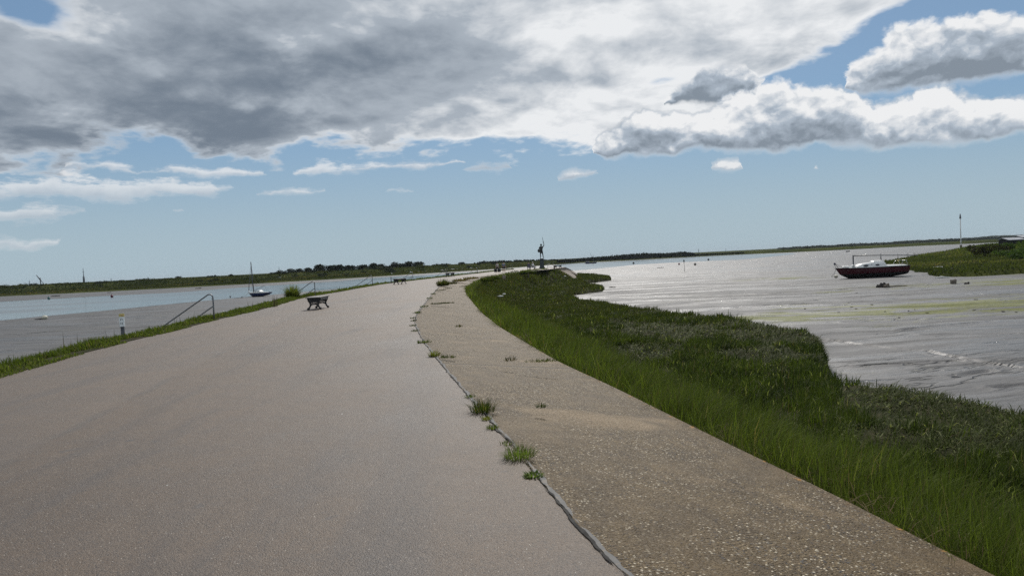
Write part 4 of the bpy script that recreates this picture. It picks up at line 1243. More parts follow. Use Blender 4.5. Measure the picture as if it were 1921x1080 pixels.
# wood along the water's far side: reads as one mass
TOPW = [(890, 497.5), (910, 496.5), (930, 494.5), (944, 491.8), (960, 493.4), (968, 493.2), (976, 490.6), (985, 491.8), (993, 489.6), (1010, 488.6), (1030, 487.6), (1045, 486.8), (1060, 485.5), (1080, 484.5), (1100, 482.5), (1130, 480), (1160, 477.4), (1185, 475.2),
        (1204, 473.8), (1222, 473.6), (1240, 474), (1262, 473), (1277, 471), (1288, 471.8), (1297, 473.6), (1304, 476), (1330, 475.2), (1350, 474.4), (1370, 473), (1392, 472.2)]
tx = [p[0] for p in TOPW]; ty = [p[1] for p in TOPW]
lobes = []
for px in np.arange(890, 1392, 1.7):
    for rep_ in range(2):
        p, r_ = shore_at(px + rng.normal() * 0.8, (60 if px < 1045 else 14) + 22 * rng.random())
        z1 = EYE + (hor(px) - np.interp(px, tx, ty) + rng.normal() * 0.55) * p.y / F
        hh = max(1.2, z1 - p.z)
        for f_ in (0.25, 0.6, 0.86):
            s = hh * 0.26
            lobes.append((p.x + rng.normal() * s * 0.4, p.y + rng.normal() * s, p.z + hh * f_ - s * 0.35, s * (0.8 + 0.5 * rng.random()), s, s * 0.9))
V, q_, T = leaf_cloud(lobes, 22, 0.55, (LEAF_D, (0.010, 0.016, 0.008)))
tag(obj('wood', np_mesh('wood', V, quads=q_, tint=T, mats=[MATS['grass_blade']])), kind='stuff')
# lower hedges and copses on the flats to the right of the wood
lobes = []
for px in np.arange(1400, 2300, 2.2):
    if fbm(np.array([px * 0.02]), np.array([3.0]), 3, 95)[0] < 0.42: continue
    p, r_ = shore_at(px + rng.normal(), 500 + 900 * rng.random())
    hh = 2.5 + 4.0 * rng.random() * (fbm(np.array([px * 0.05]), np.array([9.0]), 2, 96)[0])
    for k in range(3):
        lobes.append((p.x + rng.normal() * 4, p.y + rng.normal() * 6, p.z + hh * 0.45, 4 + 3 * rng.random(), 4, hh * 0.55))
V, q_, T = leaf_cloud(lobes, 24, 1.3, (LEAF_D, LEAF_M))
tag(obj('hedgerow_woods', np_mesh('wood', V, quads=q_, tint=T, mats=[MATS['grass_blade']])), kind='stuff')

def ridge(name, tops, dist, depth, seed, rough):
    x_ = np.arange(tops[0][0], tops[-1][0], 2.0)
    ty_ = np.interp(x_, [p[0] for p in tops], [p[1] for p in tops])
    P0 = []; rows = 6
    for k in range(rows + 1):
        f_ = k / rows
        row = []
        for x, y in zip(x_, ty_):
            dv = ray(x, 480); dv = Vector((dv.x, dv.y, 0)).normalized()
            dd = dist * (0.75 + 0.25 * f_) if k <= rows - 1 else dist + depth
            q = dv * dd
            zt = EYE + (hor(x) - y) * (dv * dist).y / F
            z = -2.0 + (zt + 2.0) * (math.sin(f_ / (1 - 1 / rows) * math.pi / 2) if k < rows else 0.3)
            row.append((q.x, q.y, z))
        P0.append(row)
    P0 = np.array(P0)
    P0[rows - 1, :, 2] += rough * (fbm(x_ * 0.13, x_ * 0, 4, seed) - 0.5)
    P0[rows - 2, :, 2] += 0.6 * rough * (fbm(x_ * 0.13, x_ * 0 + 4, 4, seed) - 0.5)
    n2 = len(x_); vs = P0.reshape(-1, 3)
    qd = [(k * n2 + i, k * n2 + i + 1, (k + 1) * n2 + i + 1, (k + 1) * n2 + i) for k in range(rows) for i in range(n2 - 1)]
    tag(obj(name, np_mesh('hills', vs, quads=qd, smooth=True, mats=[MATS['hill_land']])), kind='structure')
ridge('hills', [(1290, 475.5), (1330, 473), (1400, 470), (1440, 467), (1500, 462.8), (1560, 459.8), (1611, 456.9), (1660, 454), (1722, 449.3), (1760, 448), (1830, 444.5), (1870, 441), (1921, 439.4), (2100, 431), (2400, 416)], 3300, 700, 97, 7.0)
ridge('hills', [(1300, 476.2), (1360, 473.4), (1420, 469), (1470, 467.5), (1530, 464.5), (1600, 461), (1680, 456.8), (1760, 452), (1840, 447.6), (1921, 443.0), (2100, 434), (2400, 420)], 1900, 500, 98, 4.5)

# ------------------------------------------------------------------ the spit of saltings on the far right
HB = [(1762, 519), (1833, 518), (1921, 513), (2150, 502)]
HT = [(2150, 455), (1925, 468), (1832, 470.5), (1800, 471.8), (1765, 473), (1730, 476), (1690, 481), (1660, 485), (1638, 489.5)]
HL = [(1655, 495), (1690, 506), (1712, 510), (1742, 511.5), (1750, 515.5)]
hp = [gp(x, y, -2.5) for x, y in HB[:3]] + [Vector((92, 62, 0)), Vector((175, 95, 0)), Vector((185, 180, 0))] + [gp(x, y, -1.55) for x, y in HT[1:]] + [gp(x, y, -2.5) for x, y in HL]
HP = resample(hp + [hp[0]], 1.2)[:-1]
HP = HP + 2.2 * (np.stack([fbm(HP[:, 0] * .16, HP[:, 1] * .16, 4, 101), fbm(HP[:, 0] * .16, HP[:, 1] * .16, 4, 102)], 1) - 0.5)
def head_z(Q):
    dr = seg_dist(Q, HP, True); s_ = np.where(inside(Q, HP), dr, -dr)
    z = -1.98 + 0.35 * npss(s_, 0.5, 12)
    z = z + 2.0 * npss(Q[:, 0] - 0.16 * (Q[:, 1] - 100), 71, 106) * npss(s_, 1, 16) + 0.4 * (fbm(Q[:, 0] * 0.14, Q[:, 1] * 0.12, 4, 103) - 0.5)
    # creeks cut through the saltings
    ck = np.abs(fbm(Q[:, 0] * 0.035, Q[:, 1] * 0.06, 3, 107) - 0.5)
    z = z - 0.75 * np.exp(-(ck / 0.012) ** 2) * (Q[:, 0] < 78)
    k = npss(s_, -0.5, 0.6)
    return np.where(k > 0, -2.8 + (z + 2.8) * k, -2.8), s_
gx = np.arange(38, 190, 0.9); gy = np.arange(58, 200, 1.0)
GX, GY = np.meshgrid(gx, gy); Q = np.stack([GX.ravel(), GY.ravel()], 1)
hz, hs_ = head_z(Q); nx = len(gx)
ii = (np.arange(len(gy) - 1)[:, None] * nx + np.arange(nx - 1)[None, :]).ravel()
qd = np.stack([ii, ii + 1, ii + 1 + nx, ii + nx], 1); qd = qd[(hs_[qd] > -1.6).all(1)]
used = np.unique(qd); rm = -np.ones(len(Q), int); rm[used] = np.arange(len(used))
tag(obj('saltings_terrain', np_mesh('terrain', np.column_stack([Q, hz])[used], quads=rm[qd], smooth=True, mats=[MATS['far_land']])), kind='structure')
g = Veg()
P = np.stack([rng.uniform(38, 150, 150000), rng.uniform(60, 195, 150000)], 1); P = P[inside(P, HP)][:70000]
z, s_ = head_z(P); n = len(P); pt = fbm(P[:, 0] * 0.11, P[:, 1] * 0.09, 4, 105); r_ = rng.random(n)
edge = 1 - npss(s_, 0.5, 3.0)
c = mixc((0.050, 0.064, 0.018), (0.105, 0.112, 0.034), np.clip(npss(pt, 0.38, 0.6) * 0.8 + 0.3 * r_, 0, 1))
hi = npss(P[:, 0], 78, 95)[:, None]; c = c * (1 - 0.5 * hi) + mixc(GREEN, (0.085, 0.13, 0.028), r_) * 0.5 * hi
c = c * (1 - 0.5 * edge[:, None]) + np.array(DARK) * 0.9 * 0.5 * edge[:, None]
dry = (pt > 0.585) & (r_ < 0.35); c[dry] = mixc(DRY, PALE, rng.random(dry.sum())) * 0.8
g.add(*blades(np.column_stack([P, z - 0.05]), (0.22 + 0.3 * rng.random(n)) * (1 + 0.9 * hi[:, 0] * npss(pt, 0.4, 0.6)), 0.10 + 0.12 * rng.random(n), rng.random(n) * 6.28, 0.1 + 0.6 * rng.random(n), c * (0.75 + 0.5 * rng.random(n))[:, None], 0.5))
tag(g.build('saltings_grass'), kind='stuff')

def on_head(px, py, dep):
    p = at(px, py, dep); z, _ = head_z(np.array([[p.x, p.y]])); p.z = float(z[0]); return p
def bush_at(name, p, wd, h, cols, label, nl=16, per=70, size=0.16, group=None):
    lobes = [(rng.normal() * wd * 0.22, rng.normal() * wd * 0.18, h * (0.25 + 0.5 * rng.random()), wd * (0.14 + 0.10 * rng.random()), wd * 0.16, h * (0.20 + 0.12 * rng.random())) for _ in range(nl)]
    V, q_, T = leaf_cloud(lobes, per, size, cols)
    o = obj(name, np_mesh(name, V, quads=q_, tint=T, mats=[MATS['grass_blade']])); o.location = p; tag(o, label, 'bush', group); return o
bush_at('dark_bush', on_head(1848, 478, 118), 5.2, 2.3, ((0.016, 0.018, 0.009), (0.036, 0.034, 0.016)), 'dark brown-green bush on the saltings beside the tall marker pole')
for (px, dep, wd, h) in [(1905, 112, 4.5, 1.5), (1885, 132, 4.5, 1.4), (1921, 98, 4.0, 1.3), (1940, 120, 6, 2.2)]:
    bush_at('green_bush', on_head(px, 468, dep), wd, h, ((0.03, 0.05, 0.014), (0.07, 0.115, 0.026)), 'bright green bramble bush on the slope below the black shed', group='bramble bushes below the shed')
# sheds
def shed(px, dep, wd, dp, hh, rz, label, dz=0.0):
    p = on_head(px, 455, dep); p.z += dz
    e = empty('shed', p, rz)
    b = MB(); b.box((0, 0, hh / 2 - 0.3), (wd, dp, hh + 0.6)); b.build('wall', MATS['shed_wall'], e)
    r = MB(); r.prism([(-dp / 2 - 0.25, hh - 0.05), (-dp / 2 - 0.25, hh + 0.05), (0.3, hh + 0.5), (dp / 2 + 0.25, hh + 0.05), (dp / 2 + 0.25, hh - 0.05), (0.3, hh + 0.38)], 'x', -wd / 2 - 0.25, wd / 2 + 0.25); r.build('roof', MATS['shed_roof'], e)
    d_ = MB(); d_.box((wd * 0.2, -dp / 2 - 0.03, hh * 0.42), (0.9, 0.06, hh * 0.8)); d_.build('door', MATS['black_trim'], e)
    w_ = MB(); w_.box((-wd * 0.22, -dp / 2 - 0.03, hh * 0.55), (0.9, 0.06, 0.5)); w_.build('window', MATS['dark_glass'], e)
    tag(e, label, 'shed')
def set_shed_h(px, y_eave, dep):
    p = on_head(px, 455, dep); return EYE + (hor(px) - y_eave) * dep / F - p.z
shed(1897, 150, 3.2, 3.0, max(0.9, set_shed_h(1897, 449.0, 150)), 0.05, 'low black shed with a pale roof on the rise by the frame edge')
shed(1925, 158, 3.6, 3.0, max(1.0, set_shed_h(1925, 444.0, 158)), 0.0, 'second black shed half out of frame behind the low black shed')

# tall marker pole
p = gp(1803, 471.5, -1.45); zt = EYE + (hor(1800) - 400) * p.y / F
e = empty('marker_pole', p)
hP = zt - p.z
b = MB(); b.tube([(0, 0, -0.5), (0, 0, hP * 0.96)], [0.14, 0.11], 8); b.build('pole', MATS['gel_white'], e)
b = MB(); b.lathe([(0.25, hP * 0.87), (0.24, hP * 0.88), (0.10, hP * 0.985), (0.05, hP)], seg=10); b.build('topmark', MATS['post_grey'], e)
b = MB(); b.box((0, 0, hP * 0.07), (0.42, 0.30, hP * 0.20)); b.build('foot', MATS['weathered_wood'], e)
for f_, z0, z1 in [(0, .17, .19), (0, .25, .27), (0, .33, .35)]:
    b = MB(); b.lathe([(0.155, hP * z0), (0.155, hP * z1)], seg=8); b.build('band', MATS['white_plate'], e)
tag(e, 'tall slim white marker pole with a cone topmark on the saltings', 'marker pole')
# stakes behind the yacht
for (px, y0, y1, lean_) in [(1684.5, 481, 473.5, 0), (1703, 478.5, 473, 0), (1716, 476.5, 472.5, -0.35)]:
    p = gp(px, y0 + 1, -1.6); h_ = (y0 - y1 + 0.5) * p.y / F * 0.8
    b = MB(); b.tube([(0, 0, -0.3), (lean_ * h_ * 1.3, 0, h_)], [0.06, 0.05], 7); o = b.build('stake', MATS['weathered_wood'])
    o.location = p
    tag(o, {0: 'upright stake on the saltings edge just above the yacht boom'}.get(lean_, 'leaning stake on the saltings edge behind the yacht'), 'stake', 'stakes on the saltings edge' if lean_ == 0 else None)
# drift on the spit
for (px, py, wd) in [(1762, 490.5, 3.2), (1788, 489.5, 2.4), (1768, 501, 1.6)]:
    p = on_head(px, py, 4.1 * F / (py - hor(px)) * 0.72); b = MB()
    b.tube([(-wd / 2, 0, 0.35), (0, 0.3, 0.42), (wd / 2, 0.1, 0.36)], [0.07, 0.12, 0.05], 6); o = b.build('driftwood', MATS['litter_white']); o.location = p
    tag(o, {1762: 'longest pale driftwood log lying on the saltings behind the yacht', 1788: 'pale driftwood log just beyond the longest one on the saltings', 1768: 'short pale driftwood stick lowest on the saltings behind the yacht'}[px], 'driftwood')
# ------------------------------------------------------------------ benches
def make_bench(L=1.45):
    e = empty('bench', (0, 0, 0))
    for sy in (-1, 1):
        y0 = sy * (L / 2 - 0.16)
        f = MB()
        for sx in (-1, 1):
            pl = [(0.265, .435), (0.275, .40), (.245, .37), (.250, .33), (.205, .275), (.178, .215), (.185, .15), (.215, .095), (.262, .075), (.285, .045), (.280, .012), (.255, 0), (.215, 0), (.195, .02), (.178, .06), (.150, .095), (.125, .16), (.125, .285), (.125, .435)]
            pl = [(sx * a, b) for a, b in pl]
            f.prism(pl, 'y', y0 - 0.022, y0 + 0.022)
        f.prism([(-.125, .435), (-.125, .275), (.125, .275), (.125, .435)], 'y', y0 - 0.0215, y0 + 0.0215)
        arch = [(-.15 + .30 * t, .135 + .048 * math.sin(math.pi * t)) for t in np.linspace(0, 1, 9)]
        f.prism(arch + [(.125, .185), (-.125, .185)] if False else arch + [(b0, b1 + .032) for b0, b1 in arch[::-1]], 'y', y0 - 0.020, y0 + 0.020)
        fr = f.build('end_frame', MATS['black_iron'], e)
        lt = MB()
        for k in range(-3, 4):
            for s in (-1, 1):
                x0 = k * 0.042
                lt.tube([(max(-.125, min(.125, x0 - s * 0.055)), y0, .180), (max(-.125, min(.125, x0 + s * 0.055)), y0, .278)], 0.007, 5)
        lt.build('lattice', MATS['black_iron'], fr)
    for k in range(5):
        s = MB(); s.box((-0.236 + 0.118 * k, 0, .452), (0.104, L, .032), bev=0.006); s.build('seat_slat', MATS['grey_slat'], e)
    for sx in (-1, 1):
        s = MB(); s.box((sx * 0.238, 0, .395), (0.035, L - 0.37, .105), bev=0.005); s.build('side_rail', MATS['black_iron'], e)
    s = MB(); s.tube([(0, -L / 2 + .18, .20), (0, L / 2 - .18, .20)], 0.012, 6); s.build('tie_rod', MATS['black_iron'], e)
    return e
b0 = make_bench()
SPOT = [(597.5, 579.0, 0.0, 'nearest black iron bench with grey slats on the wide promenade'),
        (750.5, 533.0, -0.45, 'black iron bench beside the fourth handrail, middle one of the promenade benches'),
        (844.5, 519.0, -0.50, 'small distant black bench where the promenade bends, before the walkers'),
        (1047, 503.2, -0.8, 'farthest bench, on the tip of the promenade past the statue')]
for i, (px, py, rz, lab) in enumerate(SPOT):
    b = b0 if i == 0 else copy_tree(b0)
    b.location = gp(px, py); b.rotation_euler.z = rz; b.scale = (1.06, 1.06, 1.12)
    tag(b, lab, 'bench', 'iron benches along the promenade')

# ------------------------------------------------------------------ handrails of the river steps
def make_rail():
    """origin at the foot of the post; the rails run down towards -x"""
    e = empty('handrail', (0, 0, 0))
    a = R(33); r = 0.024
    def dn(x): return -math.tan(a) * x
    top_z = 0.93
    pts = [(0, 0, -0.15), (0, 0, 0.40), (0, 0, top_z - 0.16)]
    for t in np.linspace(0, 1, 7):
        ang = t * (math.pi / 2 + a)
        pts.append((-0.12 + 0.12 * math.cos(ang), 0, top_z - 0.12 + 0.12 * math.sin(ang)))
    x0, z0 = pts[-1][0], pts[-1][2]
    b = MB(); b.tube(pts[:4], r * 1.15, 9); b.build('post', MATS['galvanised'], e)
    b = MB(); b.tube(pts[3:] + [(x0 - 1.5, 0, z0 + dn(1.5)), (x0 - 4.6, 0, z0 + dn(4.6))], r, 9); b.build('top_rail', MATS['galvanised'], e)
    b = MB(); b.tube([(0, 0, .48), (-0.04, 0, .475), (-1.2, 0, .475 + dn(1.16)), (-4.6, 0, .475 + dn(4.56))], r * 0.95, 9); b.build('mid_rail', MATS['galvanised'], e)
    b = MB(); b.tube([(-4.5, 0, -3.2), (-4.5, 0, z0 + dn(4.5 + x0))], r, 8); b.build('post', MATS['galvanised'], e)
    b = MB(); b.box((-0.035, 0, .77), (0.03, 0.03, 0.03)); b.build('bracket', MATS['galvanised'], e)
    return e
h0 = make_rail()
for i, (px, py, lab) in enumerate([(402, 599.5, 'nearest bent steel handrail, between the small sign post and the blue boat'),
                                   (591.5, 555.0, 'steel handrail rising out of the feathery shrub behind the nearest bench'),
                                   (699, 536.3, 'third steel handrail, standing alone between two benches'),
                                   (775, 526.6, 'steel handrail directly behind the second bench'),
                                   (838, 520.0, 'small far handrail half hidden behind the third bench'),
                                   (896, 513.2, 'tiny far handrail between the third bench and the walkers'),
                                   (962, 507.0, 'farthest handrail, just past the walker in blue')]):
    h = h0 if i == 0 else copy_tree(h0)
    p = gp(px, py); h.location = p
    j = np.argmin(np.hypot(LV[:, 0] - p.x, LV[:, 1] - p.y)); nl_ = NL[j]
    h.rotation_euler.z = math.atan2(nl_[1], nl_[0]) - math.pi
    tag(h, lab, 'handrail', 'handrails of the river steps')
# lone rail and post at the seaward end
p = gp(1033, 504.2); e = empty('barrier_rail', p, 0.3)
for x in (-0.6, 0.6):
    b = MB(); b.tube([(x, 0, -0.2), (x, 0, 0.95)], 0.03, 7); b.build('post', MATS['galvanised'], e)
b = MB(); b.tube([(-0.6, 0, 0.95), (0.6, 0, 0.55)], 0.028, 7); b.build('rail', MATS['galvanised'], e)
b = MB(); b.tube([(-0.6, 0, 0.5), (0.6, 0, 0.12)], 0.028, 7); b.build('rail', MATS['galvanised'], e)
tag(e, 'pale tube railing beside the statue on the apron edge', 'railing')
p = gp(1040, 506.5, -0.2); b = MB(); b.box((0, 0, 0.35), (0.22, 0.22, 0.9), bev=0.02); o = b.build('short_post', MATS['weathered_wood']); o.location = p
tag(o, 'short dark wooden post at the corner of the apron near the statue', 'post')
p = gp(734, 531.3); b = MB(); b.tube([(0, 0, -0.1), (0, 0, 0.60)], [0.05, 0.045], 8); b.lathe([(0.06, 0.58), (0.06, 0.62), (0.02, 0.65)], seg=8); o = b.build('bollard', MATS['post_grey']); o.location = p
tag(o, 'thin dark bollard on the verge just before the second bench', 'bollard')
# broken timber piles along the far apron edge
for (px, py) in [(905, 524.2), (911, 523.6), (943.5, 521.2), (946.5, 520.8), (991, 514.6)]:
    p = gp(px, py, -0.35); b = MB(); b.tube([(0, 0, -0.9), (0.03, 0, 0.32)], [0.13, 0.11], 7); o = b.build('timber_pile', MATS['weathered_wood']); o.location = p
    tag(o, 'short dark timber pile against the broken far edge of the apron', 'timber pile', 'timber piles on the far apron edge')

# ------------------------------------------------------------------ small sign post on the verge
p = gp(230.5, 622.5, -0.06)
e = empty('sign_post', p, 0.35); sc_ = 1.0
e.rotation_euler.z = math.atan2(-(p.x), p.y) * 1.0 - 0.25
b = MB(); b.box((0, 0, 0.20), (0.10, 0.10, 0.76), bev=0.008); b.build('post', MATS['post_grey'], e)
b = MB(); b.box((0.015, -0.075, 0.345), (0.15, 0.045, 0.34), bev=0.004); pn = b.build('panel', MATS['white_plate'], e)
b = MB(); b.box((0.015, -0.078, 0.547), (0.151, 0.046, 0.10)); yp = b.build('header', MATS['yellow_plate'], pn)
b = MB(); b.box((0.028, -0.103, 0.533), (0.05, 0.004, 0.018)); b.build('mark', MATS['orange_mark'], pn)
for zc in (0.41, 0.285):
    for xc in (-0.016, 0.030):
        b = MB(); b.box((xc, -0.0995, zc), (0.013, 0.004, 0.060)); b.build('figure_mark', MATS['dark_mark'], pn)
tag(e, 'short grey post with a white and yellow number plate on the verge', 'sign post')

# ------------------------------------------------------------------ figures
def figure(J, rad, parent, name, mat, fingers=True):
    """one continuous skinned body: J joint->(x,y,z), rad joint->radius"""
    edges = [('pelvis', 'belly'), ('belly', 'chest'), ('chest', 'neck'), ('neck', 'chin'), ('chin', 'skull'), ('skull', 'crown'),
             ('chest', 'sh_l'), ('sh_l', 'el_l'), ('el_l', 'wr_l'), ('wr_l', 'pa_l'), ('chest', 'sh_r'), ('sh_r', 'el_r'), ('el_r', 'wr_r'), ('wr_r', 'pa_r'),
             ('pelvis', 'hi_l'), ('hi_l', 'kn_l'), ('kn_l', 'an_l'), ('an_l', 'to_l'), ('pelvis', 'hi_r'), ('hi_r', 'kn_r'), ('kn_r', 'an_r'), ('an_r', 'to_r')]
    names = []; pts = []; rr_ = []
    def add(nm, p, r):
        names.append(nm); pts.append(Vector(p)); rr_.append(r)
    for nm, p in J.items(): add(nm, p, rad[nm.split('_')[0]])
    ex = [(names.index(a), names.index(b)) for a, b in edges]
    if fingers:
        for s in 'lr':
            pa = pts[names.index('pa_' + s)]; wr = pts[names.index('wr_' + s)]
            d_ = (pa - wr).normalized(); sd2 = d_.cross(Vector((0.2, 1, 0.1))).normalized()
            for k, ln in zip((-1.5, -0.5, 0.5, 1.5), (0.065, 0.08, 0.085, 0.072)):
                add('f', pa + sd2 * k * 0.02 + d_ * 0.03, 0.010); a = len(pts) - 1
                add('f', pts[a] + d_ * ln * 0.6, 0.009); add('f', pts[a] + d_ * ln + d_.cross(sd2) * 0.02, 0.008)
                ex += [(names.index('pa_' + s), a), (a, a + 1), (a + 1, a + 2)]
            add('f', pa + sd2 * 0.05 - d_ * 0.02, 0.011); a = len(pts) - 1; add('f', pts[a] + sd2 * 0.02 + d_ * 0.045, 0.009)
            ex += [(names.index('wr_' + s), a), (a, a + 1)]
    me = bpy.data.meshes.new(name); me.from_pydata(pts, ex, []); me.materials.append(mat)
    o = obj(name, me, parent)
    o.modifiers.new('skin', 'SKIN').use_smooth_shade = True
    for i, r in enumerate(rr_):
        me.skin_vertices[0].data[i].radius = (r, r)
        me.skin_vertices[0].data[i].use_root = (i == names.index('pelvis'))
    sb = o.modifiers.new('sub', 'SUBSURF'); sb.levels = 1; sb.render_levels = 1
    return o
def garment(chains, parent, name, mat):
    """cloth over part of the body: chains of (point, radius) meeting at shared points"""
    pts = []; rr_ = []; ex = []
    def idx(p, r):
        for i, q in enumerate(pts):
            if (q - Vector(p)).length < 1e-4: return i
        pts.append(Vector(p)); rr_.append(r); return len(pts) - 1
    for ch in chains:
        ids = [idx(p, r) for p, r in ch]; ex += list(zip(ids, ids[1:]))
    me = bpy.data.meshes.new(name); me.from_pydata(pts, ex, []); me.materials.append(mat)
    o = obj(name, me, parent)
    o.modifiers.new('skin', 'SKIN').use_smooth_shade = True
    for i, r in enumerate(rr_):
        me.skin_vertices[0].data[i].radius = (r, r); me.skin_vertices[0].data[i].use_root = (i == 0)
    sb = o.modifiers.new('sub', 'SUBSURF'); sb.levels = 1; sb.render_levels = 1
    return o
RAD = dict(pelvis=.135, belly=.125, chest=.145, neck=.058, chin=.075, skull=.095, crown=.055, sh=.062, el=.043, wr=.028, pa=.033, hi=.090, kn=.062, an=.042, to=.035)
def stand(hf=1.0):
    J = dict(pelvis=(0, 0, .93), belly=(0, 0, 1.08), chest=(0, 0, 1.30), neck=(0, 0, 1.48), chin=(0, .02, 1.55), skull=(0, .01, 1.63), crown=(0, 0, 1.71),
             sh_l=(-.19, 0, 1.40), el_l=(-.24, .0, 1.13), wr_l=(-.25, .06, .90), pa_l=(-.25, .08, .82), sh_r=(.19, 0, 1.40), el_r=(.24, .0, 1.13), wr_r=(.25, .06, .90), pa_r=(.25, .08, .82),
             hi_l=(-.10, 0, .86), kn_l=(-.11, .02, .48), an_l=(-.11, -.02, .08), to_l=(-.12, .12, .04), hi_r=(.10, 0, .86), kn_r=(.11, .02, .48), an_r=(.11, -.02, .08), to_r=(.12, .12, .04))
    return J
def hair(parent, c, mat, r=.105, name='hair'):
    b = MB(); b.ball(c, r, 2, 0, (0.95, 1.0, 0.85)); return b.build(name, mat, parent)
def face(parent, J):
    c = Vector(J['skull'])
    b = MB(); b.ball(c + Vector((0, .10, -.02)), .016, 1, 0, (.7, 1.2, 1.3)); b.build('nose', MATS['skin'], parent)
    for s in (-1, 1):
        b = MB(); b.ball(c + Vector((s * .035, .085, .01)), .011, 1); b.build('eye', MATS['hair_dark'], parent)
        b = MB(); b.ball(c + Vector((s * .095, .0, -.01)), .02, 1, 0, (.5, 1, 1.4)); b.build('ear', MATS['skin'], parent)
    b = MB(); b.ball(c + Vector((0, .082, -.06)), .016, 1, 0, (1.4, .6, .4)); b.build('mouth', MATS['dark_mark'], parent)

# walker in white with dark waistcoat, two bulky dark bags
def person(px, py, rz, label, J, sc=0.9):
    e = empty('person', gp(px, py), rz, sc)
    tag(e, label, 'person')
    return e
J = stand(); J.update(kn_r=(.11, .10, .50), an_r=(.12, -.06, .10), to_r=(.12, .06, .05))
e = person(933.3, 511.0, 2.6, 'person in white top and dark waistcoat walking with two bulky dark bags', J, 0.88)
figure(J, RAD, e, 'body', MATS['skin']); face(e, J); hair(e, Vector(J['skull']) + Vector((0, -.02, .03)), MATS['hair_dark'])
garment([[(J['pelvis'], .15), (J['belly'], .145), (J['chest'], .165)], [(J['chest'], .165), (J['sh_l'], .078), (J['el_l'], .060)], [(J['chest'], .165), (J['sh_r'], .078), (J['el_r'], .060)]], e, 'shirt', MATS['cloth_white'])
garment([[((0, 0, 1.0), .158), ((0, 0, 1.2), .162), ((0, 0, 1.36), .150)]], e, 'waistcoat', MATS['cloth_black'])
garment([[(J['pelvis'], .152), (J['hi_l'], .108), (J['kn_l'], .080), ((J['an_l'][0], J['an_l'][1], .14), .065)], [(J['pelvis'], .152), (J['hi_r'], .108), (J['kn_r'], .080), ((J['an_r'][0], J['an_r'][1], .16), .065)]], e, 'trousers', MATS['cloth_black'])
for s, lab in ((-1, 'bulky black bag hanging at the outer side of the walker in white'), (1, 'bulky black bag between the two walkers')):
    b = MB(); b.box((0, 0, .30), (0.34, 0.50, 0.52), bev=0.12)
    b.tube([(0, -.14, .54), (0, -.10, .70), (0, .10, .70), (0, .14, .54)], 0.015, 6)
    o = b.build('bag', MATS['cloth_black']); q_ = Matrix.Rotation(2.6, 3, 'Z') @ Vector((s * 0.40, 0.0, 0)) * 0.88
    o.location = e.location + q_ + Vector((0, 0, 0.02)); o.rotation_euler.z = 2.6
    tag(o, lab, 'bag')
# walker in blue shirt and dark shorts
J = stand(); J.update(kn_l=(-.10, .14, .52), an_l=(-.10, .16, .11), to_l=(-.10, .30, .09), kn_r=(.10, -.02, .48), an_r=(.10, -.22, .14), to_r=(.10, -.12, .05), wr_r=(.30, -.05, .92), pa_r=(.32, -.06, .84))
e = person(945.4, 511.2, 0.2, 'person in pale blue shirt and dark shorts walking away on the promenade', J, 0.92)
figure(J, RAD, e, 'body', MATS['skin']); face(e, J); hair(e, Vector(J['skull']) + Vector((0, -.02, .03)), MATS['hair_dark'])
garment([[((0, 0, .95), .155), (J['belly'], .15), (J['chest'], .17)], [(J['chest'], .17), (J['sh_l'], .082), (J['el_l'], .062)], [(J['chest'], .17), (J['sh_r'], .082), (J['el_r'], .062)]], e, 'shirt', MATS['cloth_blue'])
garment([[(J['pelvis'], .156), (J['hi_l'], .115), ((-.10, .10, .58), .092)], [(J['pelvis'], .156), (J['hi_r'], .115), ((.10, 0, .56), .092)]], e, 'shorts', MATS['cloth_black'])
b = MB(); b.box((0, 0, .17), (0.20, 0.34, 0.30), bev=0.07); b.tube([(0, -.08, .30), (0, 0, .48), (0, .08, .30)], 0.012, 6)
o = b.build('bag', MATS['cloth_black']); o.location = gp(949.6, 509.0); o.location.z = 0.42
tag(o, 'small dark shoulder bag swinging beside the walker in blue', 'bag')
# two people sitting on a bench by the statue
bb = copy_tree(b0); bb.location = gp(996, 505.4); bb.rotation_euler.z = 1.45; bb.scale = (1.05, 1.05, 1.05)
tag(bb, 'bench near the statue carrying two seated people', 'bench', 'iron benches along the promenade')
SITJ = dict(pelvis=(0, 0, .56), belly=(0, -.01, .70), chest=(0, -.02, .92), neck=(0, 0, 1.10), chin=(0, .03, 1.17), skull=(0, .02, 1.25), crown=(0, .01, 1.33),
            sh_l=(-.19, -.01, 1.02), el_l=(-.23, .06, .78), wr_l=(-.15, .24, .66), pa_l=(-.12, .31, .65), sh_r=(.19, -.01, 1.02), el_r=(.23, .06, .78), wr_r=(.15, .24, .66), pa_r=(.12, .31, .65),
            hi_l=(-.10, .06, .56), kn_l=(-.12, .44, .54), an_l=(-.12, .46, .10), to_l=(-.12, .60, .05), hi_r=(.10, .06, .56), kn_r=(.12, .44, .54), an_r=(.12, .50, .10), to_r=(.12, .64, .05))
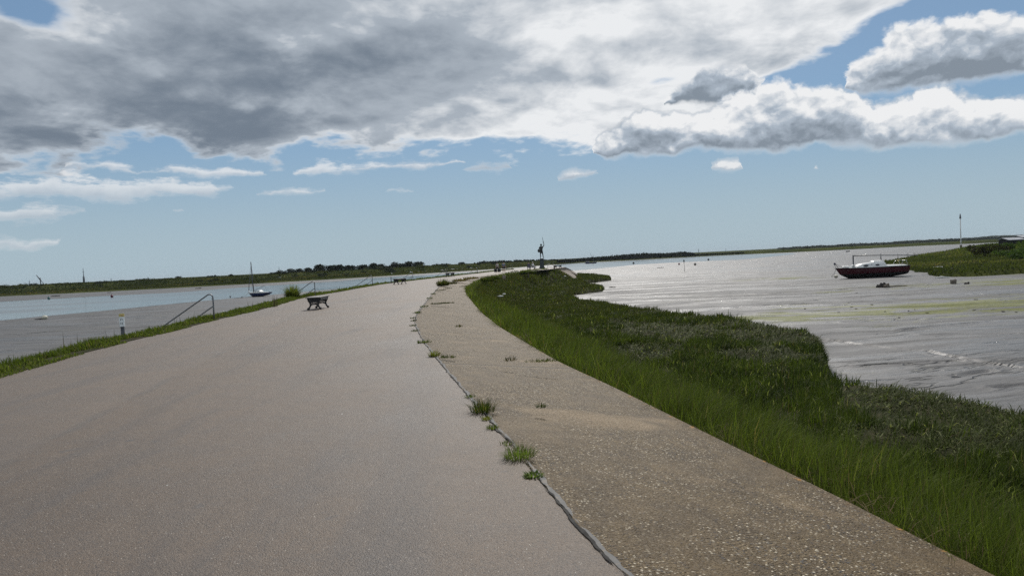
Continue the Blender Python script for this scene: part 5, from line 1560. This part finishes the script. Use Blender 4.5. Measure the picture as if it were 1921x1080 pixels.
for dxm, mat, tro, lab, hat in ((-0.36, 'cloth_navy', 'cloth_navy', 'person in navy sitting on the bench near the statue', None), (0.36, 'cloth_white', 'cloth_grey', 'person in white with a white hat sitting on the bench near the statue', 'cloth_white')):
    J = SITJ
    e = empty('person', bb.location + Vector((dxm, 0.02, -0.02)), math.pi + (0.9 if dxm > 0 else 0.4), 0.98); tag(e, lab, 'person')
    figure(J, RAD, e, 'body', MATS['skin']); face(e, J)
    hair(e, Vector(J['skull']) + Vector((0, -.02, .04)), MATS[hat] if hat else MATS['hair_dark'], .115 if hat else .105, 'hat' if hat else 'hair')
    garment([[(J['pelvis'], .155), (J['belly'], .15), (J['chest'], .17)], [(J['chest'], .17), (J['sh_l'], .082), (J['el_l'], .062), (J['wr_l'], .045)], [(J['chest'], .17), (J['sh_r'], .082), (J['el_r'], .062), (J['wr_r'], .045)]], e, 'shirt', MATS[mat])
    garment([[(J['pelvis'], .158), (J['hi_l'], .115), (J['kn_l'], .088), ((-.12, .46, .2), .07)], [(J['pelvis'], .158), (J['hi_r'], .115), (J['kn_r'], .088), ((.12, .49, .2), .07)]], e, 'trousers', MATS[tro])

# ------------------------------------------------------------------ statue
p = gp(1017, 503.6); e = empty('statue', p, -0.05)
px_m = p.y / F
zt = 1.86
b = MB(); b.box((0, 0, 0.11), (1.05, 1.05, 0.22), bev=0.02); b.box((0, 0, 0.27), (0.92, 0.92, 0.12), bev=0.02); b.build('plinth_base', MATS['plinth_stone'], e)
b = MB(); rg = []
for z, w_ in ((0.33, .80), (0.9, .755), (1.62, .70)):
    rg.append([(-w_ / 2, -w_ / 2, z), (w_ / 2, -w_ / 2, z), (w_ / 2, w_ / 2, z), (-w_ / 2, w_ / 2, z)])
b.loft(rg, closed=True, smooth=False); b.build('plinth', MATS['plinth_stone'], e)
b = MB(); b.box((0, 0, 1.68), (.80, .80, .12), bev=0.02); b.box((0, 0, 1.80), (.72, .72, .13), bev=0.03); b.build('plinth_cap', MATS['plinth_stone'], e)
J = dict(pelvis=(0, 0, .98), belly=(0, 0, 1.14), chest=(0, 0, 1.38), neck=(0, 0, 1.56), chin=(0, .03, 1.63), skull=(0, .02, 1.71), crown=(0, .01, 1.80),
         sh_l=(-.21, 0, 1.47), el_l=(-.29, -.04, 1.19), wr_l=(-.30, .04, .98), pa_l=(-.30, .06, .90), sh_r=(.21, 0, 1.48), el_r=(.37, .02, 1.68), wr_r=(.36, .04, 1.96), pa_r=(.32, .05, 2.05),
         hi_l=(-.11, 0, .90), kn_l=(-.13, .03, .50), an_l=(-.14, .0, .08), to_l=(-.18, .16, .05), hi_r=(.11, 0, .90), kn_r=(.17, .05, .50), an_r=(.22, .02, .08), to_r=(.29, .16, .05))
fg = empty('figure', (0, 0, zt)); fg.parent = e; fg.scale = (1.42, 1.42, 1.42)
SR = dict(RAD); SR.update(pelvis=.155, belly=.15, chest=.175, hi=.105, kn=.070, an=.052, sh=.075, el=.052, wr=.036, pa=.038)
fb = figure(J, SR, fg, 'body', MATS['bronze'])
b = MB(); b.lathe([(.185, .68), (.19, .80), (.165, 1.05), (.175, 1.25), (.195, 1.42), (.14, 1.53), (.075, 1.58)], seg=16); b.build('tunic', MATS['bronze'], fg)
b = MB(); b.loft([[(-.18, -.15, 1.50), (0, -.20, 1.52), (.18, -.15, 1.50)], [(-.20, -.16, 1.2), (0, -.23, 1.2), (.17, -.18, 1.2)], [(-.21, -.16, .9), (-.03, -.25, .9), (.15, -.17, .9)], [(-.20, -.14, .66), (-.03, -.23, .64), (.13, -.15, .68)]], caps=False)
b.loft([[(-.17, -.12, 1.50), (0, -.17, 1.52), (.17, -.12, 1.50)], [(-.19, -.13, 1.2), (0, -.20, 1.2), (.16, -.15, 1.2)], [(-.20, -.13, .9), (-.03, -.22, .9), (.14, -.14, .9)], [(-.19, -.11, .66), (-.03, -.20, .64), (.12, -.12, .68)]], caps=False); b.build('cloak', MATS['bronze'], fg)
b = MB(); b.lathe([(.125, 1.66), (.125, 1.74), (.10, 1.82), (.05, 1.87), (.012, 1.92)], (0, .015, 0), 14); b.build('helmet', MATS['bronze'], fg)
b = MB(); b.lathe([(.21, -.015), (.22, .0), (.17, .035), (.08, .06), (.06, .09), (.01, .10)], seg=20); sh = b.build('shield', MATS['bronze'], fg)
sh.location = (-.31, -.02, 1.0); sh.rotation_euler = (R(90), 0, R(-35))
b = MB(); b.tube([(0, 0, -.10), (0, 0, .06)], .02, 7); b.box((0, 0, .06), (.17, .03, .03)); b.loft([[(-.028, 0, .07), (0, .007, .07), (.028, 0, .07), (0, -.007, .07)], [(-.02, 0, .62), (0, .006, .62), (.02, 0, .62), (0, -.006, .62)], [(-.002, 0, .74), (0, .001, .74), (.002, 0, .74), (0, -.001, .74)]], closed=True)
sw = b.build('sword', MATS['bronze'], fg); sw.location = (.32, .07, 2.06); sw.rotation_euler = (0, R(-9), 0)
# re-hang the figure's pieces as parts and sub-parts: thing > figure > piece
tag(e, 'dark bronze warrior statue raising a sword on a stone plinth', 'statue')
# ------------------------------------------------------------------ boats
def hull_mesh(L, B, sheer, zk, zw, bow_rake, stern_rake, full=0.55):
    """stations from stern to bow; returns rings for topsides and for the bottom below zw.  sheer,zk: functions of t"""
    top_, bot_ = [], []
    for t in np.linspace(0, 1, 17):
        bw = B / 2 * (1 - max(0, (t - full) / (1 - full)) ** 2.1) * (0.80 + 0.20 * min(1, t / 0.35))
        bw = max(bw, 0.012)
        zs = sheer(t); k = zk(t)
        def X(z):
            x = -L / 2 + L * t
            x -= bow_rake * max(0, (t - 0.55) / 0.45) ** 1.5 * (1 - z / zs)
            x += stern_rake * max(0, (0.35 - t) / 0.35) * (1 - z / zs)
            return x
        zm = max(zw, k + 0.03)
        r_t = []
        for f_, bf in ((1.0, 1.0), (0.66, 0.985), (0.33, 0.95), (0.0, 0.88)):
            z = zm + (zs - zm) * f_
            r_t.append((bf * bw, z))
        r_b = [(0.88 * bw, zm), (0.66 * bw, k + (zm - k) * 0.42), (0.30 * bw, k + (zm - k) * 0.10), (0.0, k)]
        top_.append([(X(z), y, z) for y, z in r_t])
        bot_.append([(X(z), y, z) for y, z in r_b])
    return top_, bot_
def mirror(r): return [(x, -y, z) for x, y, z in r]
def build_hull(e, mats, **kw):
    tp, bt = hull_mesh(**kw)
    b = MB(); b.loft(tp, caps=False); b.loft([mirror(r)[::-1] for r in tp], caps=False)
    b.loft([[tp[0][k], mirror(tp[0])[k]] for k in range(4)], caps=False, smooth=False)
    h_ = b.build('hull', mats[0], e)
    b = MB(); b.loft(bt, caps=False); b.loft([mirror(r)[::-1] for r in bt], caps=False)
    b.loft([[bt[0][k], mirror(bt[0])[k]] for k in range(4)], caps=False, smooth=False)
    b.build('hull_bottom', mats[1], e)
    b = MB(); b.loft([[(x, 0.985 * y, z - 0.02), (x, 0, z + 0.03), (x, -0.985 * y, z - 0.02)] for (x, y, z) in [r[0] for r in tp]], caps=False); b.build('deck', mats[2], e)
    b = MB(); b.tube([(x, y + 0.01, z - 0.03) for (x, y, z) in [r[0] for r in tp]], 0.055, 6); b.tube([(x, -y - 0.01, z - 0.03) for (x, y, z) in [r[0] for r in tp]], 0.055, 6); b.build('rubbing_strake', mats[3], e)
    return tp

# red yacht aground: local +x is the bow
p = gp(1640, 520.3, ZM)
e = empty('yacht', p + Vector((0, 0.9, -0.06)), math.pi)
k1 = 142 * p.y / F / 9.15
e.scale = (k1, k1, k1)
sh_f = lambda t: 1.30 + 0.16 * max(0, t - 0.5) ** 2 * 4 * 0.5 + 0.03 * (1 - t)
tp = build_hull(e, (MATS['red_hull'], MATS['antifoul'], MATS['gel_white'], MATS['black_trim']), L=8.6, B=2.7, sheer=sh_f, zk=lambda t: 0.02 + 0.55 * max(0, (t - 0.86) / 0.14) ** 1.6 + 0.22 * max(0, (0.2 - t) / 0.2), zw=0.60, bow_rake=0.95, stern_rake=0.12)
b = MB()
for s in (-1, 1): b.box((-0.4, s * 0.55, 0.10), (2.0, 0.10, 0.36), bev=0.03)
b.build('bilge_keel', MATS['antifoul'], e)
def cabin(prof, half, z_in=0.0):
    """prof: (x, z_base, z_top, half width)"""
    b = MB(); rg = []
    for x, z0, z1, hw in prof:
        rg.append([(x, -hw, z0), (x, -hw * 0.93, z0 + (z1 - z0) * 0.72), (x, -hw * 0.78, z1 - 0.01), (x, 0, z1 + 0.04), (x, hw * 0.78, z1 - 0.01), (x, hw * 0.93, z0 + (z1 - z0) * 0.72), (x, hw, z0)])
    b.loft(rg, caps=True, smooth=False); return b
XB = 4.3
def fx(px_): return XB - (px_ - 105) / 180.0
b = cabin([(fx(535), 1.30, 1.36, .45), (fx(570), 1.30, 1.56, .62), (fx(650), 1.29, 1.74, .80), (fx(800), 1.28, 1.84, .90), (fx(1000), 1.28, 1.88, .92), (fx(1130), 1.28, 1.88, .92), (fx(1145), 1.28, 1.80, .92)], .9)
cb = b.build('cabin', MATS['gel_white'], e)
b = cabin([(fx(900), 1.86, 1.96, .50), (fx(930), 1.86, 2.05, .52), (fx(1110), 1.86, 2.06, .52), (fx(1132), 1.86, 1.98, .50)], .5); b.build('sliding_hatch', MATS['gel_white'], cb)
b = cabin([(fx(1140), 1.30, 1.62, .95), (fx(1180), 1.30, 1.50, .97), (fx(1400), 1.30, 1.46, .98), (fx(1610), 1.30, 1.42, .92)], .9); b.build('cockpit_coaming', MATS['gel_white'], e)
b = cabin([(fx(445), 1.36, 1.42, .28), (fx(462), 1.36, 1.62, .30), (fx(500), 1.36, 1.66, .30), (fx(540), 1.34, 1.48, .30)], .3); fh = b.build('forehatch', MATS['gel_white'], e)
b = MB(); b.box((fx(490), 0.285, 1.51), (0.26, 0.03, 0.13)); b.box((fx(490), -0.285, 1.51), (0.26, 0.03, 0.13)); b.build('pane', MATS['dark_glass'], fh)
b = cabin([(fx(255), 1.40, 1.52, .22), (fx(290), 1.40, 1.56, .30), (fx(400), 1.38, 1.54, .40)], .3); b.build('foredeck_locker', MATS['gel_white'], e)
for px_ in (715, 965):
    for s in (-1, 1):
        b = MB(); b.ball((fx(px_), s * 0.86, 1.53), 1.0, 3, 0, (0.29, 0.035, 0.135)); b.build('window', MATS['dark_glass'], cb)
for s in (-1, 1):
    b = MB(); b.box((fx(838), s * 0.845, 1.66), (0.10, 0.04, 0.08)); b.build('vent', MATS['black_trim'], cb)
b = MB(); b.box((fx(510), 0, 2.06), (0.11, 0.16, 1.50), bev=0.02); b.build('mast_step', MATS['dark_spar'], e)
b = MB(); b.tube([(fx(500), 0, 2.80), (fx(1120), 0, 2.69), (fx(1500), 0, 2.60), (fx(1940), 0, 2.47)], [0.075, 0.075, 0.07, 0.05], 9); b.tube([(fx(1880), 0, 2.50), (fx(1920), 0.0, 2.62)], 0.03, 6); b.build('lowered_mast', MATS['alloy_spar'], e)
b = MB(); b.tube([(fx(1120), 0.20, 1.9), (fx(1120), 0, 2.62), (fx(1120), -0.20, 1.9)], 0.03, 6); b.tube([(fx(1120), 0, 2.6), (fx(1120), 0, 2.88)], 0.04, 6); b.build('mast_crutch', MATS['dark_spar'], e)
b = MB()
zb = sh_f(1)
b.tube([(fx(150), .28, zb), (fx(95), .16, zb + .58), (fx(88), 0, zb + .60), (fx(95), -.16, zb + .58), (fx(150), -.28, zb)], 0.022, 6); b.tube([(fx(95), .15, zb + .57), (fx(230), .5, zb + .05)], 0.016, 6); b.tube([(fx(95), -.15, zb + .57), (fx(230), -.5, zb + .05)], 0.016, 6); b.build('pulpit', MATS['dark_spar'], e)
b = MB(); b.ball((fx(100), 0, zb + .52), 0.13, 2, 0, (1.0, .7, 1.1)); b.build('furled_bundle', MATS['cloth_navy'], e)
b = MB()
for s in (-1, 1):
    b.tube([(fx(1470), s * .95, 1.42), (fx(1520), s * .95, 1.95), (fx(1590), s * .9, 1.97), (fx(1620), s * .85, 1.40)], 0.02, 6)
b.tube([(fx(1600), .9, 1.96), (fx(1610), 0, 1.97), (fx(1600), -.9, 1.96)], 0.02, 6); b.build('pushpit', MATS['steel_rail'], e)
b = MB(); b.box((fx(1585), -0.9, 1.93), (0.16, 0.12, 0.14), bev=0.03); b.build('rail_light', MATS['yellow_plate'], e)
b = MB(); b.prism([(fx(1652), 1.20), (fx(1680), 1.30), (fx(1700), 1.10), (fx(1712), 0.62), (fx(1700), 0.42), (fx(1662), 0.42)], 'y', -0.04, 0.04); b.build('rudder', MATS['red_hull'], e)
b = MB(); b.tube([(fx(1672), 0, 1.25), (fx(1690), 0, 1.48), (fx(1560), 0, 1.62)], 0.03, 6); b.build('tiller', MATS['weathered_wood'], e)
tag(e, 'dark red yacht with white cabin and lowered mast aground on the mud', 'yacht')
# its mooring ball and chain
q = gp(1568.5, 520.8, ZM); b = MB(); b.ball((0, 0, 0.17), 0.22, 2, 0, (1.15, 1, .85)); o = b.build('mooring_buoy', MATS['buoy_white']); o.location = q
tag(o, 'dirty white mooring ball on the mud under the red yacht bow', 'buoy')
tip = e.matrix_basis @ Vector((fx(125), 0, 1.30)); d_ = tip - q
b = MB(); b.tube([d_, (d_.x * 0.85, d_.y * 0.7, d_.z * 0.5), (d_.x * 0.7, d_.y * 0.3, 0.2), (0.1, 0.0, 0.18)], 0.022, 5); o = b.build('mooring_chain', MATS['rope']); o.location = q
tag(o, 'mooring line hanging from the red yacht bow to the white ball', 'chain')

# blue sailing boat
p = gp(484, 556.3, ZM); e = empty('sailing_boat', p + Vector((0, 0.6, -0.05)), math.pi - R(20))
k2 = 46.5 * p.y / F / 4.95; e.scale = (k2, k2, k2)
build_hull(e, (MATS['navy_hull'], MATS['antifoul'], MATS['gel_white'], MATS['gel_white']), L=5.2, B=1.9, sheer=lambda t: 0.86 + 0.16 * max(0, t - .4) + 0.10 * max(0, .3 - t), zk=lambda t: 0.02 + 0.5 * max(0, (t - .84) / .16) ** 1.5 + 0.62 * max(0, (.42 - t) / .42) ** 1.4, zw=0.26, bow_rake=0.75, stern_rake=-0.25)
b = cabin([(1.0, .92, .96, .30), (0.8, .92, 1.15, .48), (0.2, .88, 1.25, .58), (-0.55, .88, 1.26, .58), (-0.75, .88, 1.10, .58)], .5); cb = b.build('cabin', MATS['gel_white'], e)
for x in (0.36, -0.28):
    for s in (-1, 1):
        b = MB(); b.box((x, s * .555, 1.09), (.46, .03, .14), bev=0.01); b.build('window', MATS['dark_glass'], cb)
b = MB(); b.tube([(1.28, 0, .9), (1.40, 0, 3.6), (1.54, 0, 7.05)], [.11, .10, .08], 8); b.build('mast', MATS['dark_spar'], e)
b = MB(); b.tube([(2.48, 0, 1.02), (2.36, 0, 2.2), (1.62, 0, 6.2)], [.07, .06, .025], 6); b.build('furled_jib', MATS['dark_spar'], e)
b = MB()
for s in (-1, 1): b.tube([(1.05, s * .82, .92), (1.50, 0, 6.2)], .012, 5)
b.build('shroud', MATS['dark_spar'], e)
b = MB(); b.tube([(1.2, 0, 1.25), (-1.45, 0, 2.18)], [.04, .035], 7); b.build('boom', MATS['dark_spar'], e)
b = MB(); b.tube([(-1.45, 0, 2.18), (-2.1, 0, 1.0)], .012, 5); b.build('mainsheet', MATS['rope'], e)
b = MB(); b.tube([(2.45, .14, 1.0), (2.52, 0, 1.32), (2.45, -.14, 1.0)], .02, 5); b.build('pulpit', MATS['steel_rail'], e)
b = MB(); b.box((-2.55, 0, .62), (.08, .05, .65)); b.build('rudder', MATS['navy_hull'], e)
b = MB(); b.ball((2.42, .1, 1.16), .14, 2); b.build('fender', MATS['white_plate'], e)
tag(e, 'small navy blue sailing boat with bare mast aground by the river', 'sailing boat')
q = gp(453.8, 559, ZM); tip = e.matrix_basis @ Vector((2.45, 0, .95)); d_ = tip - q
b = MB(); b.tube([d_, d_ * 0.5 - Vector((0, 0, .08)), (0, 0, .12), (-0.6, -.2, .05), (-1.2, -.5, .02)], .022, 5); o = b.build('mooring_chain', MATS['rope']); o.location = q
tag(o, 'mooring line running from the blue boat bow into the mud', 'chain')
b = MB(); b.tube([(-.14, 0, .02), (0, 0, .30), (.16, .05, .02)], .03, 6); b.tube([(0, 0, .30), (0, 0, .02)], .03, 6); o = b.build('anchor', MATS['drift']); o.location = q
tag(o, 'small dark anchor on the mud before the blue boat', 'anchor')

# barge with a raised derrick on the far reach
p = gp(1109, 494.2, ZM); e = empty('barge', p, R(8)); sc_ = 22.5 * p.y / F / 12.0; e.scale = (sc_,) * 3
build_hull(e, (MATS['navy_hull'], MATS['antifoul'], MATS['post_grey'], MATS['black_trim']), L=12, B=3.4, sheer=lambda t: 1.25 + 0.5 * (2 * t - 1) ** 2, zk=lambda t: -0.3 + 0.4 * max(0, (t - .85) / .15), zw=0.15, bow_rake=0.7, stern_rake=0.3, full=0.72)
b = MB(); b.box((-3.6, 0, 1.75), (3.2, 2.2, 0.9), bev=.05); wh = b.build('wheelhouse', MATS['cloth_grey'], e)
b = MB()
for x in (-4.4, -3.2): b.box((x, -1.11, 1.85), (.7, .05, .4))
b.build('window', MATS['dark_glass'], wh)
b = MB(); b.tube([(2.4, 0, 1.2), (2.2, 0, 6.0), (2.3, 0, 8.6)], [.22, .18, .10], 7); b.build('mast', MATS['dark_spar'], e)
b = MB(); b.tube([(2.3, 0, 4.2), (-0.8, 0, 10.6)], [.14, .08], 6); b.tube([(2.3, 0, 4.2), (3.2, 0, 8.0)], [.10, .06], 6); b.build('derrick', MATS['dark_spar'], e)
tag(e, 'distant dark blue barge with a raised derrick before the far wood', 'barge')

# small pale boat on the far bank and one on the flats
def dinghy(px, py, z, wpx, mat, label, rz=0.2, off=None):
    p = gp(px, py, z) if off is None else shore_at(px, off)[0]
    e = empty('dinghy', p, rz); L = wpx * p.y / F; s = L / 3.4; e.scale = (s,) * 3
    tp, bt = hull_mesh(3.4, 1.4, lambda t: .62 + .12 * t, lambda t: .02 + .3 * max(0, (t - .8) / .2), .12, .35, .05)
    b = MB()
    for rg in (tp, bt):
        b.loft(rg, caps=False); b.loft([mirror(r)[::-1] for r in rg], caps=False); b.loft([[rg[0][k], mirror(rg[0])[k]] for k in range(4)], caps=False, smooth=False)
    b.build('hull', MATS[mat], e)
    b = MB(); b.tube([(x, y, zz__) for (x, y, zz__) in [r[0] for r in tp]], .05, 5); b.tube([(x, -y, zz__) for (x, y, zz__) in [r[0] for r in tp]], .05, 5); b.build('gunwale', MATS['black_trim' if mat != 'gel_white' else 'gel_white'], e)
    for x in (-.8, .4):
        b = MB(); b.box((x, 0, .42), (.22, 1.25, .04)); b.build('thwart', MATS['weathered_wood'], e)
    tag(e, label, 'dinghy')
dinghy(524.5, 521.8, -1.5, 7, 'gel_white', 'small white dinghy pulled up on the green far bank', 0.3, off=42)
dinghy(1591, 472.3, ZM, 8.5, 'black_trim', 'small dark dinghy on the flats beyond the red yacht bow')

# channel marker and buoys
p = gp(1284.3, 509, ZM); hm = 22 * p.y / F; e = empty('channel_marker', p)
b = MB(); b.tube([(0, 0, -.5), (-.06, 0, hm * .95)], [.045, .035], 7); b.build('pole', MATS['dark_spar'], e)
b = MB(); b.box((-.06, 0, hm * .90), (.24, .24, .46), bev=.02); b.build('topmark', MATS['dark_mark'], e)
tag(e, 'thin channel marker pole with square dark topmark on open mud', 'channel marker')
def buoy(px, py, rad, mat, label, up_=True, group=None):
    p = gp(px, py, ZM + .06); e = empty('buoy', p)
    b = MB(); b.ball((0, 0, rad * .6), rad, 2, 0, (1, 1, .9)); b.build('float', MATS[mat], e)
    b = MB(); b.tube([(0, 0, rad * 1.3), (0, 0, rad * 2.0)], rad * .14, 6); b.ball((0, 0, rad * 2.05), rad * .22, 1); b.build('eye', MATS['buoy_dark'], e)
    tag(e, label, 'buoy', group); return e
buoy(91.5, 560.5, .34, 'buoy_teal', 'teal buoy floating near the far bank, closest to the frame edge')
buoy(210, 557, .36, 'buoy_red', 'dark red drum buoy floating in the river channel')
buoy(1188.5, 494.5, .5, 'buoy_dark', 'dark buoy in the bright water between barge and channel marker')
buoy(1304, 497.2, .42, 'buoy_dark', 'dark buoy just past the channel marker pole')
buoy(1274, 496.5, .36, 'buoy_red', 'reddish small buoy just before the channel marker pole')
buoy(1329, 488, .5, 'buoy_dark', 'dark buoy far out in the water beyond the channel marker')
buoy(432, 557, .14, 'buoy_dark', 'very small dark float in the water left of the blue boat')
p = gp(84, 598.5, ZM); b = MB(); b.ball((0, 0, .20), .30, 2, 0, (1.1, 1, .85)); b.build('mooring_buoy', MATS['buoy_white'])
o = bpy.data.objects['mooring_buoy.001']; o.location = p; tag(o, 'cream mooring buoy stranded on mud at the river edge', 'buoy')
b = MB(); b.tube([(-.28, 0, .08), (-.7, -.1, .05), (-1.15, -.05, .04)], [.07, .06, .04], 6); o = b.build('chain_heap', MATS['drift']); o.location = p
tag(o, 'dark chain trailing from the cream stranded buoy', 'chain')

# things lying on the mud
def lump(px, py, wd, hh, label, mat='drift', tail=0.0, group=None):
    p = gp(px, py, ZM); b = MB()
    for k in range(3):
        b.ball((wd * (-.25 + .25 * k), rng.normal() * wd * .05, hh * .35), 1.0, 3, 0, (wd * (.18 + .08 * rng.random()), wd * .18, hh * (.45 + .25 * rng.random())))
    if tail: b.tube([(wd * .2, 0, hh * .2), (wd * .2 + tail * .5, .1, .08), (wd * .2 + tail, .3, .04)], [.07, .06, .03], 6)
    for v in b.bm.verts:
        f_ = fbm(np.array([v.co.x * 5 / wd + px]), np.array([v.co.y * 5 / wd + v.co.z * 7]), 3, 111)[0] - 0.5
        v.co.z *= 1 + 1.3 * f_; v.co.x *= 1 + 0.5 * f_; v.co.y *= 1 + 0.9 * f_
    o = b.build('debris', MATS[mat]); o.location = p; tag(o, label, 'debris', group)
lump(1653, 538.5, 1.0, .34, 'dark weedy lump with a long tail on the mud before the yacht')
lump(1663.5, 538.8, .6, .30, 'paler stone touching the dark weedy lump on the mud', 'weathered_wood', 1.9)
lump(1788.5, 531.5, .62, .36, 'brown stump on the green weed below the saltings', 'weathered_wood')
lump(1814, 532.5, .5, .18, 'flat dark scrap next to the brown stump')
lump(1113, 541.5, .7, .18, 'dark clod by the marsh point nearest the bright mud', 'drift', .6)
lump(1148, 539.5, 1.0, .12, 'long low dark clod out from the marsh point')
lump(372, 541, 2.4, .25, 'low dark mud lump across the river from the nearest handrail')
lump(205, 548.8, 1.6, .22, 'low dark mud lump near the dark red buoy')
lump(103, 555.4, 3.2, .3, 'long dark mud lump by the teal buoy')
lump(1239, 502.3, 2.0, .18, 'dark driftwood streak on the mud before the channel marker')
for k in range(26):
    px = rng.uniform(1500, 1915); py = 548 + 44 * rng.random() ** 0.8 + rng.normal() * 4
    p = gp(px, py, ZM); b = MB(); s = .045 + .06 * rng.random()
    b.ball((0, 0, s * .2), 1.0, 1, 0, (s * (1.2 + 1.6 * rng.random()), s * .8, s * .35)); o = b.build('clod', MATS['drift']); o.location = p; o.rotation_euler.z = rng.random() * 3
    tag(o, 'small dark clod scattered on the weedy mud before the red yacht', 'clod', 'clods on the weedy mud')
# pale scraps in the marsh and gulls along the far water line
for px, py in [(950.5, 533.5), (953, 531), (962, 530), (969, 525.5), (982, 525.2), (986, 525.6), (945, 551.5), (938, 555.5), (1004, 521), (1028, 517.5), (1060, 518)]:
    p = gp(px, py, -1.15); b = MB(); b.ball((0, 0, 0), 1.0, 1, 0, (.16 + .16 * rng.random(), .12, .08)); 
    for v in b.bm.verts: v.co *= 0.8 + 0.4 * rng.random()
    o = b.build('litter_scrap', MATS['litter_white']); o.location = p
    tag(o, 'pale scrap caught in the marsh grass below the far apron', 'litter', 'pale scraps in the marsh grass')
for px, o_ in [(771, 12), (784, 14), (796, 13), (811, 16), (828, 20), (831, 20), (839, 22), (848, 22), (851, 22), (858, 22), (865, 22), (882, 24), (885, 24), (894, 24), (898, 23), (733, 7), (886, 9)]:
    p, r_ = shore_at(px, o_); b = MB(); s = .42 + .3 * rng.random()
    b.ball((0, 0, s * .55), 1.0, 1, 0, (s * .9, s * .4, s * .42)); b.ball((s * .8, 0, s * .95), s * .26, 1); b.tube([(-s * .5, 0, s * .6), (-s * 1.2, 0, s * .62)], [s * .2, s * .04], 5)
    for v in (-.12, .12): b.tube([(0, v * s, 0), (0, v * s, s * .3)], s * .05, 4)
    o = b.build('white_bird', MATS['litter_white']); o.location = p; o.rotation_euler.z = rng.random() * 6.28
    tag(o, 'white bird resting on the far bank beyond the promenade benches', 'bird', 'white birds along the far bank')

# masts and a crane on the skyline beyond the far bank
def far_mast(px, y_top, label, off=120, r_=.16, cross=False, thick=None):
    p, d_ = shore_at(px, off); z1 = EYE + (hor(px) - y_top) * p.y / F
    e = empty('distant_mast', p)
    h = z1 - p.z; b = MB(); b.tube([(0, 0, 0), (0, 0, h * .55), (0, 0, h)], [r_ * 1.3, r_, r_ * .5], 6); b.build('pole', MATS['steel_far'], e)
    if thick:
        b = MB(); b.tube([(0, 0, h * thick[0]), (0, 0, h * thick[1])], r_ * 2.4, 6); b.build('gantry', MATS['steel_far'], e)
    b = MB(); b.tube([(-.5, 0, h * .8), (.5, 0, h * .8)], r_ * .5, 5); b.build('crosstree', MATS['steel_far'], e)
    tag(e, label, 'mast')
far_mast(156.5, 501.5, 'tallest thin mast on the skyline over the far bank', r_=.20, thick=(.25, .55))
far_mast(55.5, 524, 'short thin mast left of the skyline crane', r_=.13)
far_mast(207.5, 520.5, 'short thin mast on the skyline above the red drum buoy', r_=.14)
far_mast(278, 517.5, 'thin mast on the skyline above the sign post', r_=.13)
far_mast(523, 499, 'thin mast behind the start of the far tree row', r_=.12)
far_mast(1310, 465.5, 'thin mast on the skyline past the end of the far wood', off=300, r_=.28)
far_mast(1360, 464, 'very thin mast on the skyline over the low hedges', off=900, r_=.32)
p, d_ = shore_at(76, 120); e = empty('crane', p)
def zz2(y, x=76): return EYE + (hor(x) - y) * p.y / F - p.z
b = MB(); b.tube([(0, 0, 0), (-.1, 0, zz2(520))], .26, 6); b.build('tower', MATS['steel_far'], e)
b = MB(); b.tube([(0, 0, zz2(524.5)), (-7 * p.y / F, 0, zz2(514.5))], [.30, .2], 6); b.build('jib', MATS['steel_far'], e)
b = MB(); b.tube([(0, 0, zz2(524)), (7.5 * p.y / F, 0, zz2(534))], .16, 6); b.build('stay', MATS['steel_far'], e)
tag(e, 'distant crane with a slanting jib on the skyline over the far bank', 'crane')

# ------------------------------------------------------------------ the air
hb = MB(); hb.box((0, 3000, 8.0), (10600, 6400, 24.0))
mt = bpy.data.materials.new('haze'); mt.use_nodes = True; N.nt = mt.node_tree; mt.node_tree.nodes.clear()
pv = node('ShaderNodeVolumePrincipled'); pv.inputs['Color'].default_value = (0.80, 0.88, 0.96, 1); pv.inputs['Density'].default_value = 7e-5; pv.inputs['Anisotropy'].default_value = 0.0
mo = node('ShaderNodeOutputMaterial'); N.nt.links.new(pv.outputs[0], mo.inputs['Volume'])
hz_ = hb.build('haze', mt); tag(hz_, kind='stuff')
